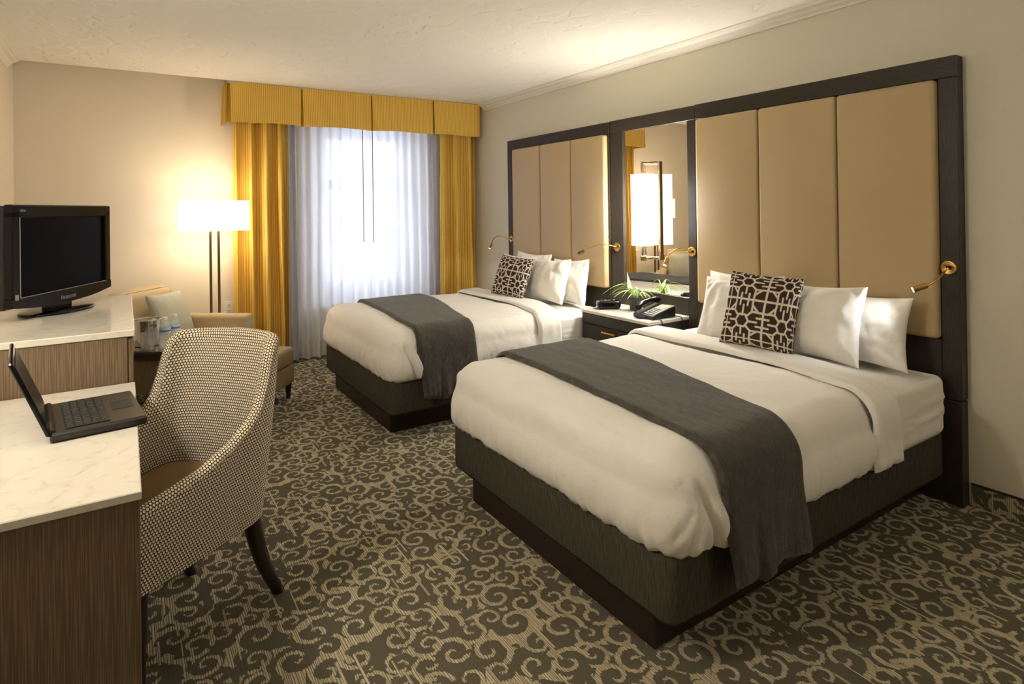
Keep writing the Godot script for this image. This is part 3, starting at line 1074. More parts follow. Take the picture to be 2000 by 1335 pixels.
func build_bed(k: int) -> void:
	var dz := -2.1 * k
	var zc := -1.826 + dz
	var zn := zc + 0.665
	var zf := zc - 0.665
	var who: String = ["near", "far"][k]
	# the bed itself
	var bed := thing("bed", ["double bed nearest the camera with dark fabric base and recessed wooden plinth", "double bed next to the window with dark fabric base and recessed wooden plinth"][k], "bed", Vector3(0, 0, 0), 0.0, "hotel beds")
	obj("plinth", bx2(Vector3(1.313, 0, zc - 0.553), Vector3(XH - 0.03, 0.15, zc + 0.553), 0.003), M.plinth, bed)
	var nf := FastNoiseLite.new()
	nf.seed = 60 + k
	nf.frequency = 1.0
	var sp := [Vector2(0.03, 0.132), Vector2(0.008, 0.134), Vector2(0.0, 0.15), Vector2(0.0, 0.2), Vector2(0.0, 0.26), Vector2(0.0, 0.31), Vector2(0.006, 0.325), Vector2(0.02, 0.332), Vector2(0.3, 0.333), Vector2(0.64, 0.333)]
	obj("box_spring", loft(1.268, XH - 0.02, zf, zn, 0.045, sp, 60, 48, 6, func(p: Vector3, n: Vector3, j: int, i: int) -> Vector3:
		if j > 0 and j < 7:
			p += n * (0.003 * nf.get_noise_2d(i * 0.23, p.y * 3.0))
			if j <= 2: p.y += 0.004 * nf.get_noise_2d(i * 0.4, 5.0)
		return p), M.box_fabric, bed)
	var mp := [Vector2(0.05, 0.318), Vector2(0.015, 0.322), Vector2(0.004, 0.34)]
	for i in 18: mp.append(Vector2(0.0, 0.352 + 0.172 * i / 17.0))
	for i in 7:
		var a := (i + 1) / 7.0 * PI / 2
		mp.append(Vector2(0.035 * (1.0 - cos(a)), 0.538 + 0.036 * sin(a)))
	for i in 8: mp.append(Vector2(0.035 + (i + 1) * 0.077, 0.576))
	obj("mattress", loft(1.285, 2.985, zf - 0.005, zn + 0.012, 0.035, mp, 110, 60, 8, func(p: Vector3, n: Vector3, j: int, i: int) -> Vector3:
		# taut sheet with sideways tension folds on its flanks
		var flank := clampf(1.0 - absf(p.y - 0.44) / 0.12, 0.0, 1.0)
		var head := clampf((p.x - 2.2) / 0.5, 0.0, 1.0)
		var fold := 0.0
		for w in [[0.40, 0.012, 0.10], [0.435, 0.009, -0.04], [0.47, 0.010, 0.06], [0.505, 0.008, -0.05]]:
			var yy: float = w[0] + w[2] * (p.x - 2.6) + 0.012 * nf.get_noise_1d(p.x * 5.0 + w[0] * 40.0)
			fold += exp(-pow((p.y - yy) / w[1], 2.0)) * 0.0055
		p += n * ((fold * head + 0.006 * nf.get_noise_3d(p.x * 5.0, p.y * 9.0, p.z * 5.0)) * flank)
		if j > 26: p.y += 0.006 * nf.get_noise_2d(p.x * 5.0, p.z * 5.0) - 0.012 * pow(clampf((p.z - zn + 0.2) / 0.2, 0.0, 1.0), 2.0)
		return p), M.sheet, bed)
	# duvet
	var Ht := 0.618
	var dn := zn + 0.048
	var df := zf - 0.032
	var x0 := 1.243
	var dp := [Vector2(0.075, 0.335), Vector2(0.042, 0.328), Vector2(0.018, 0.335), Vector2(0.004, 0.352)]
	for i in 12: dp.append(Vector2(-0.012 * sin(PI * (i + 1) / 13.0) + 0.012 * pow(i / 11.0, 2.0), 0.37 + 0.13 * i / 11.0))
	for i in 9:
		var a := (i + 1) / 9.0 * PI / 2
		dp.append(Vector2(0.012 + 0.105 * (1.0 - cos(a)), 0.503 + 0.112 * sin(a)))
	for i in 10: dp.append(Vector2(0.117 + 0.06 * (i + 1), 0.615 + 0.004 * sin(PI * (i + 1) / 11.0)))
	var duvet := obj("duvet", loft(x0, 2.47, df, dn, 0.13, dp, 130, 110, 22, func(p: Vector3, n: Vector3, j: int, i: int) -> Vector3:
		var low := clampf((0.52 - p.y) / 0.17, 0.0, 1.0)
		var side := clampf((0.60 - p.y) / 0.06, 0.0, 1.0)
		var t := p.x if absf(n.z) > 0.7 else p.z
		# broad softness, then gathers toward the hem
		p += n * (0.012 * nf.get_noise_3d(p.x * 2.5, p.y * 2.0, p.z * 2.5) * side)
		var foot := clampf(-n.x * 1.4, 0.0, 1.0)
		var gather := 0.35 + 0.65 * clampf(absf(p.z - zc) / 0.6, 0.0, 1.0)
		p += n * (low * low * foot * gather * 0.020 * nf.get_noise_2d(t * 24.0, p.y * 3.0))
		p += n * (side * 0.005 * nf.get_noise_3d(p.x * 9.0, p.y * 4.0, p.z * 9.0))
		p += n * (low * (1.0 - foot) * 0.008 * nf.get_noise_2d(t * 9.0, p.y * 4.0))
		# pinched fold at the near foot corner, with creases fanning out beside it
		var ang := atan2(n.z, -n.x)                  # 0 at the foot, PI/2 at the near side
		var cm := clampf(n.z, 0.0, 1.0) * clampf((x0 + 0.42 - p.x) / 0.3, 0.0, 1.0)
		if n.z > 0.05:
			var cx := x0 + 0.115 + (0.52 - p.y) * 0.34
			var d := p.x - cx
			p += n * (side * clampf((0.56 - p.y) / 0.1, 0.0, 1.0) * (-0.040 * exp(-pow(d / 0.012, 2.0)) + 0.009 * exp(-pow((d - 0.05) / 0.045, 2.0))))
			for w in [[-0.05, 0.6, 0.010], [-0.085, 0.9, 0.008], [-0.03, 0.25, 0.007]]:
				var dd: float = p.x - cx - w[0] - (p.y - 0.44) * w[1]
				p += n * (-0.010 * exp(-pow(dd / w[2], 2.0)) * clampf((0.54 - p.y) / 0.08, 0.0, 1.0) * cm)
		if p.y > 0.6:
			p.y += 0.010 * nf.get_noise_2d(p.x * 2.2, p.z * 2.2) + 0.004 * nf.get_noise_2d(p.x * 7.0 + 40.0, p.z * 5.0)
		if j < 3: p.y += 0.010 * nf.get_noise_2d(i * 0.12, 2.0)
		return p), M.linen)
	tag(duvet, ["white duvet spread over the bed nearest the camera", "white duvet spread over the bed next to the window"][k], "duvet", "white duvets")
	# turned-down top sheet
	var sh := obj("top_sheet", drape(func(v: float) -> float: return lerpf(2.285, 2.40, smoothstep(0.1, 0.45, v)), func(v: float) -> float: return lerpf(2.475, 2.60, smoothstep(0.1, 0.4, v)), dn + 0.004, df - 0.004, Ht + 0.004, 0.115, 0.338, 0.40, 0.022, 44, 0.006, 90 + k, null), M.linen)
	tag(sh, ["turned-down white top sheet across the head of the near bed", "turned-down white top sheet across the head of the far bed"][k], "sheet", "turned-down sheets")
	# throw
	var th := obj("bed_throw", drape(func(v: float) -> float: return lerpf(1.40, 1.515, smoothstep(0.0, 0.75, v)) + 0.05 * (1.0 - smoothstep(0.0, 0.17, v)), func(v: float) -> float: return lerpf(1.80, 2.05, smoothstep(0.1, 0.75, v)) + 0.03 * (1.0 - smoothstep(0.0, 0.2, v)), dn + 0.010, df - 0.010, Ht + 0.006, 0.118, 0.215, 0.24, 0.020, 48, 0.022, 70 + k, null), M.throw)
	tag(th, ["dark grey-brown plush throw laid across the foot of the near bed", "dark grey-brown plush throw laid across the foot of the far bed"][k], "throw blanket", "bed throws")
	# pillows: [centre x, z, turn about y, lean back, roll, width, height, thick]
	var list := [
		[2.832, -1.47, -0.10, 0.22, 0.03, 0.50, 0.325, 0.15, 0.585, "white pillow leaning on the headboard, on the outer side of the %s bed"],
		[2.855, -2.09, 0.0, 0.19, 0.01, 0.48, 0.365, 0.13, 0.585, "white pillow leaning on the headboard, on the nightstand side of the %s bed"],
		[2.680, -1.585, -0.10, 0.28, 0.04, 0.47, 0.36, 0.18, 0.600, "front white pillow beside the patterned cushion, outer side of the %s bed"],
		[2.70, -2.04, 0.02, 0.34, 0.01, 0.44, 0.35, 0.15, 0.592, "front white pillow half behind the patterned cushion of the %s bed"],
	]
	if k == 1:
		list = [
			[2.842, -3.62 + 2.1, -0.06, 0.18, 0.05, 0.46, 0.35, 0.14, 0.585, "white pillow leaning on the headboard, on the nightstand side of the %s bed"],
			[2.855, -4.16 + 2.1, 0.0, 0.19, -0.01, 0.50, 0.37, 0.13, 0.585, "white pillow leaning on the headboard, on the window side of the %s bed"],
			[2.69, -3.72 + 2.1, -0.05, 0.30, 0.05, 0.50, 0.345, 0.17, 0.600, "front white pillow beside the patterned cushion of the %s bed"],
			[2.745, -4.27 + 2.1, 0.0, 0.32, 0.0, 0.50, 0.35, 0.15, 0.592, "front white pillow mostly hidden behind the patterned cushion of the %s bed"],
		]
	for i in list.size():
		var q: Array = list[i]
		var pl := obj("pillow", pillow_mesh(q[5], q[6], q[7], 100 + i + 10 * k, 0.42, 1.0, 1.0, 0.105, 0.014), M.linen)
		pl.transform = Transform3D(Basis(Vector3.UP, -PI / 2 + q[2]) * Basis(Vector3.RIGHT, -q[3]) * Basis(Vector3.BACK, q[4]), Vector3(q[0], q[8], q[1] + dz))
		tag(pl, q[9] % who, "pillow", "white pillows")
	var d: Array = [[2.529, -1.771, 0.182, 0.308, -0.049, 0.362, 0.37], [2.514, -3.969, 0.106, 0.36, -0.05, 0.40, 0.33]][k]
	var cu := obj("accent_cushion", pillow_mesh(d[5], d[6], 0.12, 140 + k, 0.4, 2.6, 2.6, 0.06, 0.004), M.lattice)
	cu.transform = Transform3D(Basis(Vector3.UP, -PI / 2 + d[2]) * Basis(Vector3.RIGHT, -d[3]) * Basis(Vector3.BACK, d[4]), Vector3(d[0], 0.632, d[1]))
	tag(cu, ["square cushion with cream trellis pattern on dark brown, on the near bed", "square cushion with cream trellis pattern on dark brown, on the far bed"][k], "cushion", "patterned cushions")

# ------------------------------------------------------------------ nightstand and what stands on it
func build_nightstand() -> void:
	var z0 := -3.222
	var z1 := -2.590
	var xf := 2.668
	var xb := XH + 0.004
	var ns := thing("nightstand", "dark wood wall-hung nightstand with pale stone top between the beds", "nightstand")
	obj("stone_top", bx2(Vector3(xf - 0.006, 0.598, z0 - 0.003), Vector3(xb, 0.62, z1 + 0.003), 0.003), M.quartz, ns)
	obj("body", bx2(Vector3(xf + 0.014, 0.42, z0), Vector3(xb, 0.597, z1), 0.003), M.espresso_flat, ns)
	obj("upper_front", bx2(Vector3(xf - 0.002, 0.528, z0 + 0.001), Vector3(xf + 0.013, 0.596, z1 - 0.001), 0.002), M.espresso_flat, ns)
	var dr := obj("drawer", bx2(Vector3(xf - 0.002, 0.421, z0 + 0.001), Vector3(xf + 0.013, 0.524, z1 - 0.001), 0.002), M.espresso_flat, ns)
	var h := B.new()
	h.box(Vector3(xf - 0.026, 0.497, -2.93), Vector3(0.012, 0.012, 0.13), 0.002)
	for z in [-2.985, -2.875]: h.box(Vector3(xf - 0.012, 0.497, z), Vector3(0.022, 0.008, 0.008), 0.001)
	obj("handle", h.mesh(), M.gold_handle, dr)
	var top := 0.6202
	# clock radio
	var cl := thing("alarm_clock", "small black clock radio on the nightstand beside the far bed", "clock", Vector3(2.815, top, -3.115), -0.5)
	obj("body", softm(Vector3(0, 0.03, 0), Vector3(0.16, 0.056, 0.10), 0.02, 4, 3), M.black_gloss, cl)
	obj("display", bx(Vector3(-0.01, 0.034, 0.0485), Vector3(0.09, 0.026, 0.004), 0.001), M.screen, cl)
	for i in 4: obj("button", bx(Vector3(-0.05 + i * 0.03, 0.058, 0.0), Vector3(0.018, 0.005, 0.014), 0.002), M.black_satin, cl)
	for x in [-0.05, 0.05]: obj("foot", bx(Vector3(x, 0.0015, 0), Vector3(0.02, 0.003, 0.06), 0.0), M.black_matte, cl)
	# plant in a glass
	var pt := thing("potted_plant", "spider plant in a clear glass of dark soil on the nightstand", "plant", Vector3(2.915, top, -2.95))
	obj("glass", lathem([Vector2(0.0, 0.0), Vector2(0.04, 0.0), Vector2(0.041, 0.004), Vector2(0.043, 0.118), Vector2(0.0425, 0.118)], 28), M.vase, pt)
	obj("soil", lathem([Vector2(0.0, 0.008), Vector2(0.0398, 0.008), Vector2(0.0415, 0.082), Vector2(0.0, 0.088)], 24), M.soil, pt)
	var lr := RandomNumberGenerator.new()
	lr.seed = 19
	for i in 30:
		var a := lr.randf() * TAU
		var L := lr.randf_range(0.09, 0.19)
		var rise := lr.randf_range(0.6, 1.5)
		if i == 0: a = 3.6; L = 0.22; rise = 1.1
		if i == 1: a = -0.9; L = 0.25; rise = 1.0
		var dir := Vector3(cos(a), 0, sin(a))
		if dir.x > 0.35: L *= 0.5
		var sd := Vector3(-dir.z, 0, dir.x)
		var lb := B.new()
		var n := 9
		for j in n + 1:
			var t := float(j) / n
			var p := Vector3(0, 0.08, 0) + dir * (0.012 + L * (0.25 * t + 0.75 * t * t)) + Vector3.UP * (L * rise * (1.5 * t - 1.35 * t * t))
			var wd := 0.0055 * (1.0 - pow(t, 2.2)) * (0.6 + t) + 0.0004
			lb.add(p + sd * wd, Vector2(0, t))
			lb.add(p + Vector3.UP * -0.0015, Vector2(0.5, t))
			lb.add(p - sd * wd, Vector2(1, t))
		for j in n:
			var o := j * 3
			lb.quad(o, o + 1, o + 4, o + 3)
			lb.quad(o + 1, o + 2, o + 5, o + 4)
		obj("leaf", lb.mesh(), M.leaf if i % 3 else M.leaf_pale, pt)
	# desk telephone
	var ph := thing("telephone", "black corded desk telephone with grey keypad on the nightstand", "telephone", Vector3(2.835, top, -2.705), 0.0)
	var pb := B.new()
	pb.prism(PackedVector2Array([Vector2(-0.10, 0.0), Vector2(0.10, 0.0), Vector2(0.10, -0.068), Vector2(-0.10, -0.022)]), -0.085, 0.085, Transform3D(Basis(Vector3(1, 0, 0), Vector3(0, 0, 1), Vector3(0, -1, 0)), Vector3(0, 0.002, 0)))
	obj("body", pb.mesh(), M.black_satin, ph)
	var slope := Basis(Vector3.BACK, atan2(0.046, 0.2))
	var kp := MeshInstance3D.new()
	kp = obj("keypad", bx(Vector3.ZERO, Vector3(0.17, 0.004, 0.095), 0.001), M.phone_grey, ph)
	kp.transform = Transform3D(slope, Vector3(0.0, 0.049, 0.034))
	for r in 4:
		for c in 3:
			obj("key", bx(Vector3(-0.062 + r * 0.022, 0.0035, -0.026 + c * 0.024), Vector3(0.014, 0.004, 0.016), 0.001), M.key_grey, kp)
	obj("face_card", bx(Vector3(0.053, 0.0025, 0.0), Vector3(0.05, 0.002, 0.075), 0.0), M.phone_grey, kp)
	var hs := B.new()
	hs.tube(curve([Vector3(-0.105, 0.052, 0), Vector3(-0.09, 0.066, 0), Vector3(-0.04, 0.088, 0), Vector3(0.03, 0.098, 0), Vector3(0.085, 0.098, 0), Vector3(0.10, 0.086, 0)], 16), [0.006, 0.014, 0.019, 0.02, 0.018, 0.017, 0.0165, 0.016, 0.016, 0.0165, 0.017, 0.018, 0.02, 0.021, 0.02, 0.016, 0.007], 10)
	obj("handset", hs.mesh(), M.black_gloss, ph).position = Vector3(0, 0, -0.052)
	var cord := []
	for i in 130:
		var t := i / 129.0
		var c := Vector3(-0.105, 0.045, -0.06).lerp(Vector3(-0.10, 0.012, 0.03), t) + Vector3(-0.035 * sin(t * PI), -0.018 * sin(t * PI), 0)
		cord.append(c + Vector3(0, cos(t * 110.0), sin(t * 110.0)) * 0.006)
	obj("coiled_cord", tubem(cord, 0.0018, 5), M.black_matte, ph)
	# cords hanging over the edge toward the near bed
	var ca := obj("phone_cable", tubem(curve([Vector3(2.76, 0.6245, -2.612), Vector3(2.765, 0.625, -2.60), Vector3(2.768, 0.618, -2.580), Vector3(2.77, 0.57, -2.577), Vector3(2.76, 0.50, -2.58), Vector3(2.77, 0.44, -2.577)], 20), 0.0032, 6), M.black_matte)
	tag(ca, "black cable hanging over the nightstand edge below the telephone front", "cable", "telephone cables")
	ca = obj("phone_cable", tubem(curve([Vector3(2.945, 0.6245, -2.66), Vector3(2.945, 0.625, -2.60), Vector3(2.95, 0.618, -2.580), Vector3(2.955, 0.57, -2.577), Vector3(2.95, 0.49, -2.58), Vector3(2.955, 0.44, -2.577)], 20), 0.0032, 6), M.black_matte)
	tag(ca, "black cable hanging over the nightstand edge close to the mirror frame", "cable", "telephone cables")

# ------------------------------------------------------------------ sconce
func build_sconce() -> void:
	# a flat bronze loop lies on the mirror and carries the drum on two short arms
	var z := -2.915
	var xw := XH + 0.022
	var sx := -0.088
	var sc := thing("wall_sconce", "lit white cylinder wall sconce on a bronze loop bracket, mounted on the mirror", "wall lamp", Vector3(xw, 0, z))
	for dz in [-0.078, 0.078]:
		obj("side_bar", bx(Vector3(-0.007, 1.297, dz), Vector3(0.014, 0.67, 0.022), 0.002), M.bronze, sc)
	for y in [1.624, 0.972]:
		obj("cross_bar", bx(Vector3(-0.007, y, 0), Vector3(0.014, 0.018, 0.134), 0.002), M.bronze, sc)
		obj("arm", bx(Vector3(sx * 0.5 - 0.007, y, 0), Vector3(-sx - 0.006, 0.014, 0.016), 0.002), M.bronze, sc)
	obj("top_stem", bx(Vector3(sx, 1.585, 0), Vector3(0.014, 0.085, 0.014), 0.002), M.bronze, sc)
	obj("bottom_block", bx(Vector3(sx, 0.975, 0), Vector3(0.032, 0.036, 0.032), 0.004), M.bronze, sc)
	obj("crystal_rod", lathem([Vector2(0.0, 0.993), Vector2(0.015, 0.993), Vector2(0.015, 1.075), Vector2(0.0, 1.075)], 12, Transform3D(Basis(), Vector3(sx, 0, 0))), M.chrome, sc)
	var r := 0.079
	obj("shade", lathem([Vector2(r - 0.002, 1.063), Vector2(r, 1.062), Vector2(r, 1.2), Vector2(r, 1.4), Vector2(r, 1.546), Vector2(r - 0.002, 1.545)], 40, Transform3D(Basis(), Vector3(sx, 0, 0))), M.shade_sconce, sc)
	obj("switch_knob", lathem([Vector2(0.0, 1.010), Vector2(0.008, 1.015), Vector2(0.009, 1.025), Vector2(0.003, 1.034), Vector2(0.0015, 1.065), Vector2(0.0, 1.065)], 12, Transform3D(Basis(), Vector3(sx - 0.03, 0, -0.035))), M.bronze, sc)
	var c := Color8(255, 251, 241)
	omni("sconce_bulb", Vector3(sx, 1.40, 0), 0.25, c, 0.05, sc)
	omni("sconce_bulb", Vector3(sx, 1.20, 0), 0.25, c, 0.05, sc)

func build_reading_lamps() -> void:
	var list := [
		["gooseneck reading lamp on the outer post of the near headboard, pointing at the pillows", Vector3(XH, 1.039, -1.145), [Vector3(-0.07, -0.012, 0.010), Vector3(-0.16, -0.032, 0.022), Vector3(-0.204, -0.057, 0.004)], Vector3(2.795, 0.957, -1.190), true],
		["gooseneck reading lamp on the mirror frame, above the telephone", Vector3(XH + 0.006, 1.034, -2.556), [Vector3(-0.05, 0.018, -0.02), Vector3(-0.10, 0.022, -0.035), Vector3(-0.135, -0.012, -0.07)], Vector3(2.86, 0.955, -2.634), true],
		["gooseneck reading lamp on the mirror frame, reaching over the far bed", Vector3(XH + 0.006, 1.032, -3.245), [Vector3(-0.05, 0.012, -0.02), Vector3(-0.11, 0.02, -0.06), Vector3(-0.145, -0.01, -0.14)], Vector3(2.86, 0.979, -3.487), false],
		["gooseneck reading lamp on the far headboard's outer post beside the curtain", Vector3(XH, 1.043, -4.66), [Vector3(-0.05, 0.012, -0.01), Vector3(-0.12, 0.03, -0.035), Vector3(-0.155, 0.008, -0.07)], Vector3(2.86, 0.962, -4.79), true],
	]
	for q in list:
		var at: Vector3 = q[1]
		var l := thing("reading_lamp", q[0], "reading lamp", at, 0.0, "headboard reading lamps")
		var rx := Transform3D(Basis(Vector3.BACK, PI / 2), Vector3.ZERO)
		obj("mount_ring", lathem([Vector2(0.0, -0.001), Vector2(0.031, -0.001), Vector2(0.032, 0.006), Vector2(0.029, 0.010), Vector2(0.022, 0.010), Vector2(0.019, 0.006), Vector2(0.0, 0.006)], 28, rx), M.brass, l)
		obj("switch", bx(Vector3(-0.009, 0, 0), Vector3(0.008, 0.016, 0.016), 0.002), M.black_matte, l)
		var pts := [Vector3(-0.006, 0, 0)]
		pts.append_array(q[2])
		var tip: Vector3 = q[3] - at
		var dir: Vector3 = (tip - pts[-1]).normalized()
		pts.append(tip - dir * 0.05)
		obj("gooseneck", tubem(curve(pts, 24), 0.0045, 8), M.brass, l)
		var hd := obj("head", tubem([tip - dir * 0.055, tip - dir * 0.05, tip - dir * 0.002, tip], [0.008, 0.0125, 0.0125, 0.0115], 14), M.brass if q[4] else M.bronze, l)
		if q[4]:
			obj("lens", tubem([tip + dir * 0.0002, tip + dir * 0.003], 0.010, 12), M.led, hd)
			var sp := SpotLight3D.new()
			sp.name = "led"
			l.add_child(sp, true)
			sp.position = tip + dir * 0.008
			sp.basis = Basis.looking_at(dir, Vector3.BACK)
			sp.light_energy = 0.055
			sp.light_color = Color8(244, 246, 250)
			sp.light_size = 0.01
			sp.spot_angle = 55.0
			sp.spot_angle_attenuation = 1.0
			sp.spot_range = 8.0
			sp.spot_attenuation = 2.0
			sp.shadow_enabled = true
		else:
			obj("lens", tubem([tip + dir * 0.0002, tip + dir * 0.003], 0.010, 12), M.glass, hd)

# ------------------------------------------------------------------ desk and dresser
func build_desk() -> void:
	var xe := 0.0235
	var d := thing("desk", "writing desk with pale stone top and dark wood end panel along the left wall", "desk")
	obj("stone_top", bx2(Vector3(XL + 0.002, 0.742, -2.374), Vector3(xe, 0.76, -1.433), 0.002), M.quartz, d)
	obj("end_panel", bx2(Vector3(XL + 0.004, 0.0, -1.478), Vector3(xe - 0.003, 0.7415, -1.438), 0.002), M.oak, d)
	obj("apron", bx2(Vector3(XL + 0.004, 0.65, -2.374), Vector3(XL + 0.03, 0.7415, -1.479), 0.002), M.oak, d)
	obj("side_support", bx2(Vector3(XL + 0.004, 0.0, -2.374), Vector3(-0.42, 0.7415, -2.35), 0.002), M.oak, d)
	var c := thing("dresser", "taller wood dresser with pale stone top carrying the television", "dresser")
	obj("stone_top", bx2(Vector3(XL + 0.002, 0.913, -3.434), Vector3(xe, 0.935, -2.3755), 0.002), M.quartz, c)
	obj("body", bx2(Vector3(XL + 0.004, 0.09, -3.43), Vector3(xe - 0.02, 0.9125, -2.379), 0.002), M.oak, c)
	obj("toe_kick", bx2(Vector3(XL + 0.01, 0.0, -3.41), Vector3(xe - 0.06, 0.089, -2.40), 0.0), M.black_matte, c)
	for i in 2:
		for j in 3:
			var z0 := -3.427 + i * 0.524
			var y0 := 0.10 + j * 0.27
			var dr := obj("drawer", bx2(Vector3(xe - 0.0195, y0, z0), Vector3(xe - 0.003, y0 + 0.264, z0 + 0.52), 0.002), M.oak, c)
			obj("finger_pull", bx(Vector3(xe - 0.0035, y0 + 0.25, z0 + 0.26), Vector3(0.003, 0.014, 0.16), 0.001), M.oak, dr)

func build_tv() -> void:
	var a := Vector2(-0.34, -2.75)      # near lower corner of the front, x z
	var e := Vector2(-0.06, -3.32)
	var dirv := (e - a).normalized()
	var W := 0.635
	var yaw := atan2(-dirv.y, dirv.x)   # local +x runs from the near edge to the far edge
	var mid := (a + e) * 0.5
	var t := thing("television", "black flat-screen television on a swivel stand on the dresser", "television", Vector3(mid.x, 0.9352, mid.y), yaw)
	# local: x along screen, +z toward the viewer
	var y0 := 0.035
	var y1 := 0.428
	var bz := B.new()
	bz.box(Vector3(0, y1 - 0.024, -0.012), Vector3(W, 0.048, 0.03), 0.004)
	bz.box(Vector3(-W * 0.5 + 0.019, 0.245, -0.012), Vector3(0.038, 0.318, 0.03), 0.004)
	bz.box(Vector3(W * 0.5 - 0.019, 0.245, -0.012), Vector3(0.038, 0.318, 0.03), 0.004)
	# bottom bezel bows downward
	var pl := PackedVector2Array([Vector2(-W * 0.5, 0.088), Vector2(W * 0.5, 0.088), Vector2(W * 0.5, 0.056)])
	for i in range(1, 12):
		var u := 1.0 - i / 12.0 * 2.0
		pl.append(Vector2(u * W * 0.5, 0.034 + 0.024 * pow(absf(u), 2.6)))
	pl.append(Vector2(-W * 0.5, 0.056))
	bz.prism(pl, -0.027, 0.004, Transform3D(Basis(Vector3(1, 0, 0), Vector3(0, 0, 1), Vector3(0, 1, 0)), Vector3.ZERO))
	var bezel := obj("bezel", bz.mesh(), M.black_gloss, t)
	obj("screen", bx(Vector3(0, 0.2335, -0.014), Vector3(W - 0.074, 0.296, 0.012), 0.0), M.screen, t)
	var tr := B.new()
	tr.box(Vector3(-W * 0.5 + 0.0385, 0.235, 0.0035), Vector3(0.003, 0.294, 0.003), 0.001)
	tr.box(Vector3(0, 0.0885, 0.0035), Vector3(W - 0.074, 0.003, 0.003), 0.001)
	obj("screen_trim", tr.mesh(), M.silver, bezel)
	var bk := B.new()
	bk.box(Vector3(0, 0.236, -0.040), Vector3(W - 0.004, 0.376, 0.028), 0.006)
	bk.box(Vector3(0, 0.345, -0.060), Vector3(W - 0.012, 0.12, 0.014), 0.006)
	bk.box(Vector3(0, 0.10, -0.060), Vector3(W - 0.012, 0.10, 0.014), 0.006)
	obj("back_shell", bk.mesh(), M.black_satin, t)
	var nk := B.new()
	nk.box(Vector3(0.0, 0.032, -0.04), Vector3(0.13, 0.05, 0.05), 0.01)
	obj("neck", nk.mesh(), M.black_gloss, t)
	var st := obj("stand_base", lathem([Vector2(0.0, 0.0), Vector2(0.168, 0.0), Vector2(0.174, 0.004), Vector2(0.168, 0.010), Vector2(0.12, 0.015), Vector2(0.0, 0.018)], 40), M.black_gloss, t)
	st.position = Vector3(0.0, 0, -0.035)
	st.scale = Vector3(1.0, 1.0, 0.62)
	var font := SystemFont.new()
	font.font_names = PackedStringArray(["Droid Sans"])
	for q in [["Panasonic", 0.018, Vector3(0.0, 0.056, 0.005)], ["VIERA", 0.009, Vector3(-0.262, 0.406, 0.0035)]]:
		var tm := TextMesh.new()
		tm.text = q[0]
		tm.font = font
		tm.font_size = 32
		tm.pixel_size = q[1] / 26.0
		tm.depth = 0.0008
		obj("lettering", tm, M.silver, bezel).position = q[2]
	obj("sticker", bx(Vector3(-W * 0.5 + 0.019, 0.093, 0.0042), Vector3(0.018, 0.02, 0.001), 0.0), M.silver, bezel)

func build_laptop() -> void:
	# local: x from hinge to user, z across
	var l := thing("laptop", "open dark laptop on the desk, screen turned toward the desk chair", "laptop", Vector3(-0.176, 0.7602, -2.0), 0.115)
	obj("base", bx(Vector3(0.103, 0.012, 0), Vector3(0.206, 0.021, 0.30), 0.004), M.black_satin, l)
	var deck := obj("deck", bx(Vector3(0.103, 0.0232, 0), Vector3(0.198, 0.0016, 0.292), 0.0005), M.lap_deck, l)
	obj("key_well", bx(Vector3(0.078, 0.0243, 0), Vector3(0.096, 0.0008, 0.266), 0.0), M.lap_key, l)
	for r in 5:
		for c in 14:
			obj("key", bx(Vector3(0.041 + r * 0.0185, 0.0262, -0.1225 + c * 0.01885), Vector3(0.0158, 0.0032, 0.0162), 0.001), M.lap_key, deck)
	obj("touchpad", bx(Vector3(0.165, 0.0244, -0.01), Vector3(0.05, 0.0008, 0.085), 0.0), M.lap_key, deck)
	obj("hinge", tubem([Vector3(0.004, 0.022, -0.14), Vector3(0.004, 0.022, 0.14)], 0.009, 10), M.black_gloss, l)
	for i in 3: obj("port", bx(Vector3(0.03 + i * 0.025, 0.012, 0.1502), Vector3(0.013, 0.006, 0.001), 0), M.lap_deck, l)
	var lid := obj("lid", bx(Vector3(0, 0.105, 0), Vector3(0.009, 0.205, 0.30), 0.003), M.black_gloss, l)
	lid.position = Vector3(-0.002, 0.016, 0)
	lid.rotation.z = 0.36
	obj("screen", bx(Vector3(0.005, 0.11, 0), Vector3(0.001, 0.165, 0.272), 0), M.screen, lid)

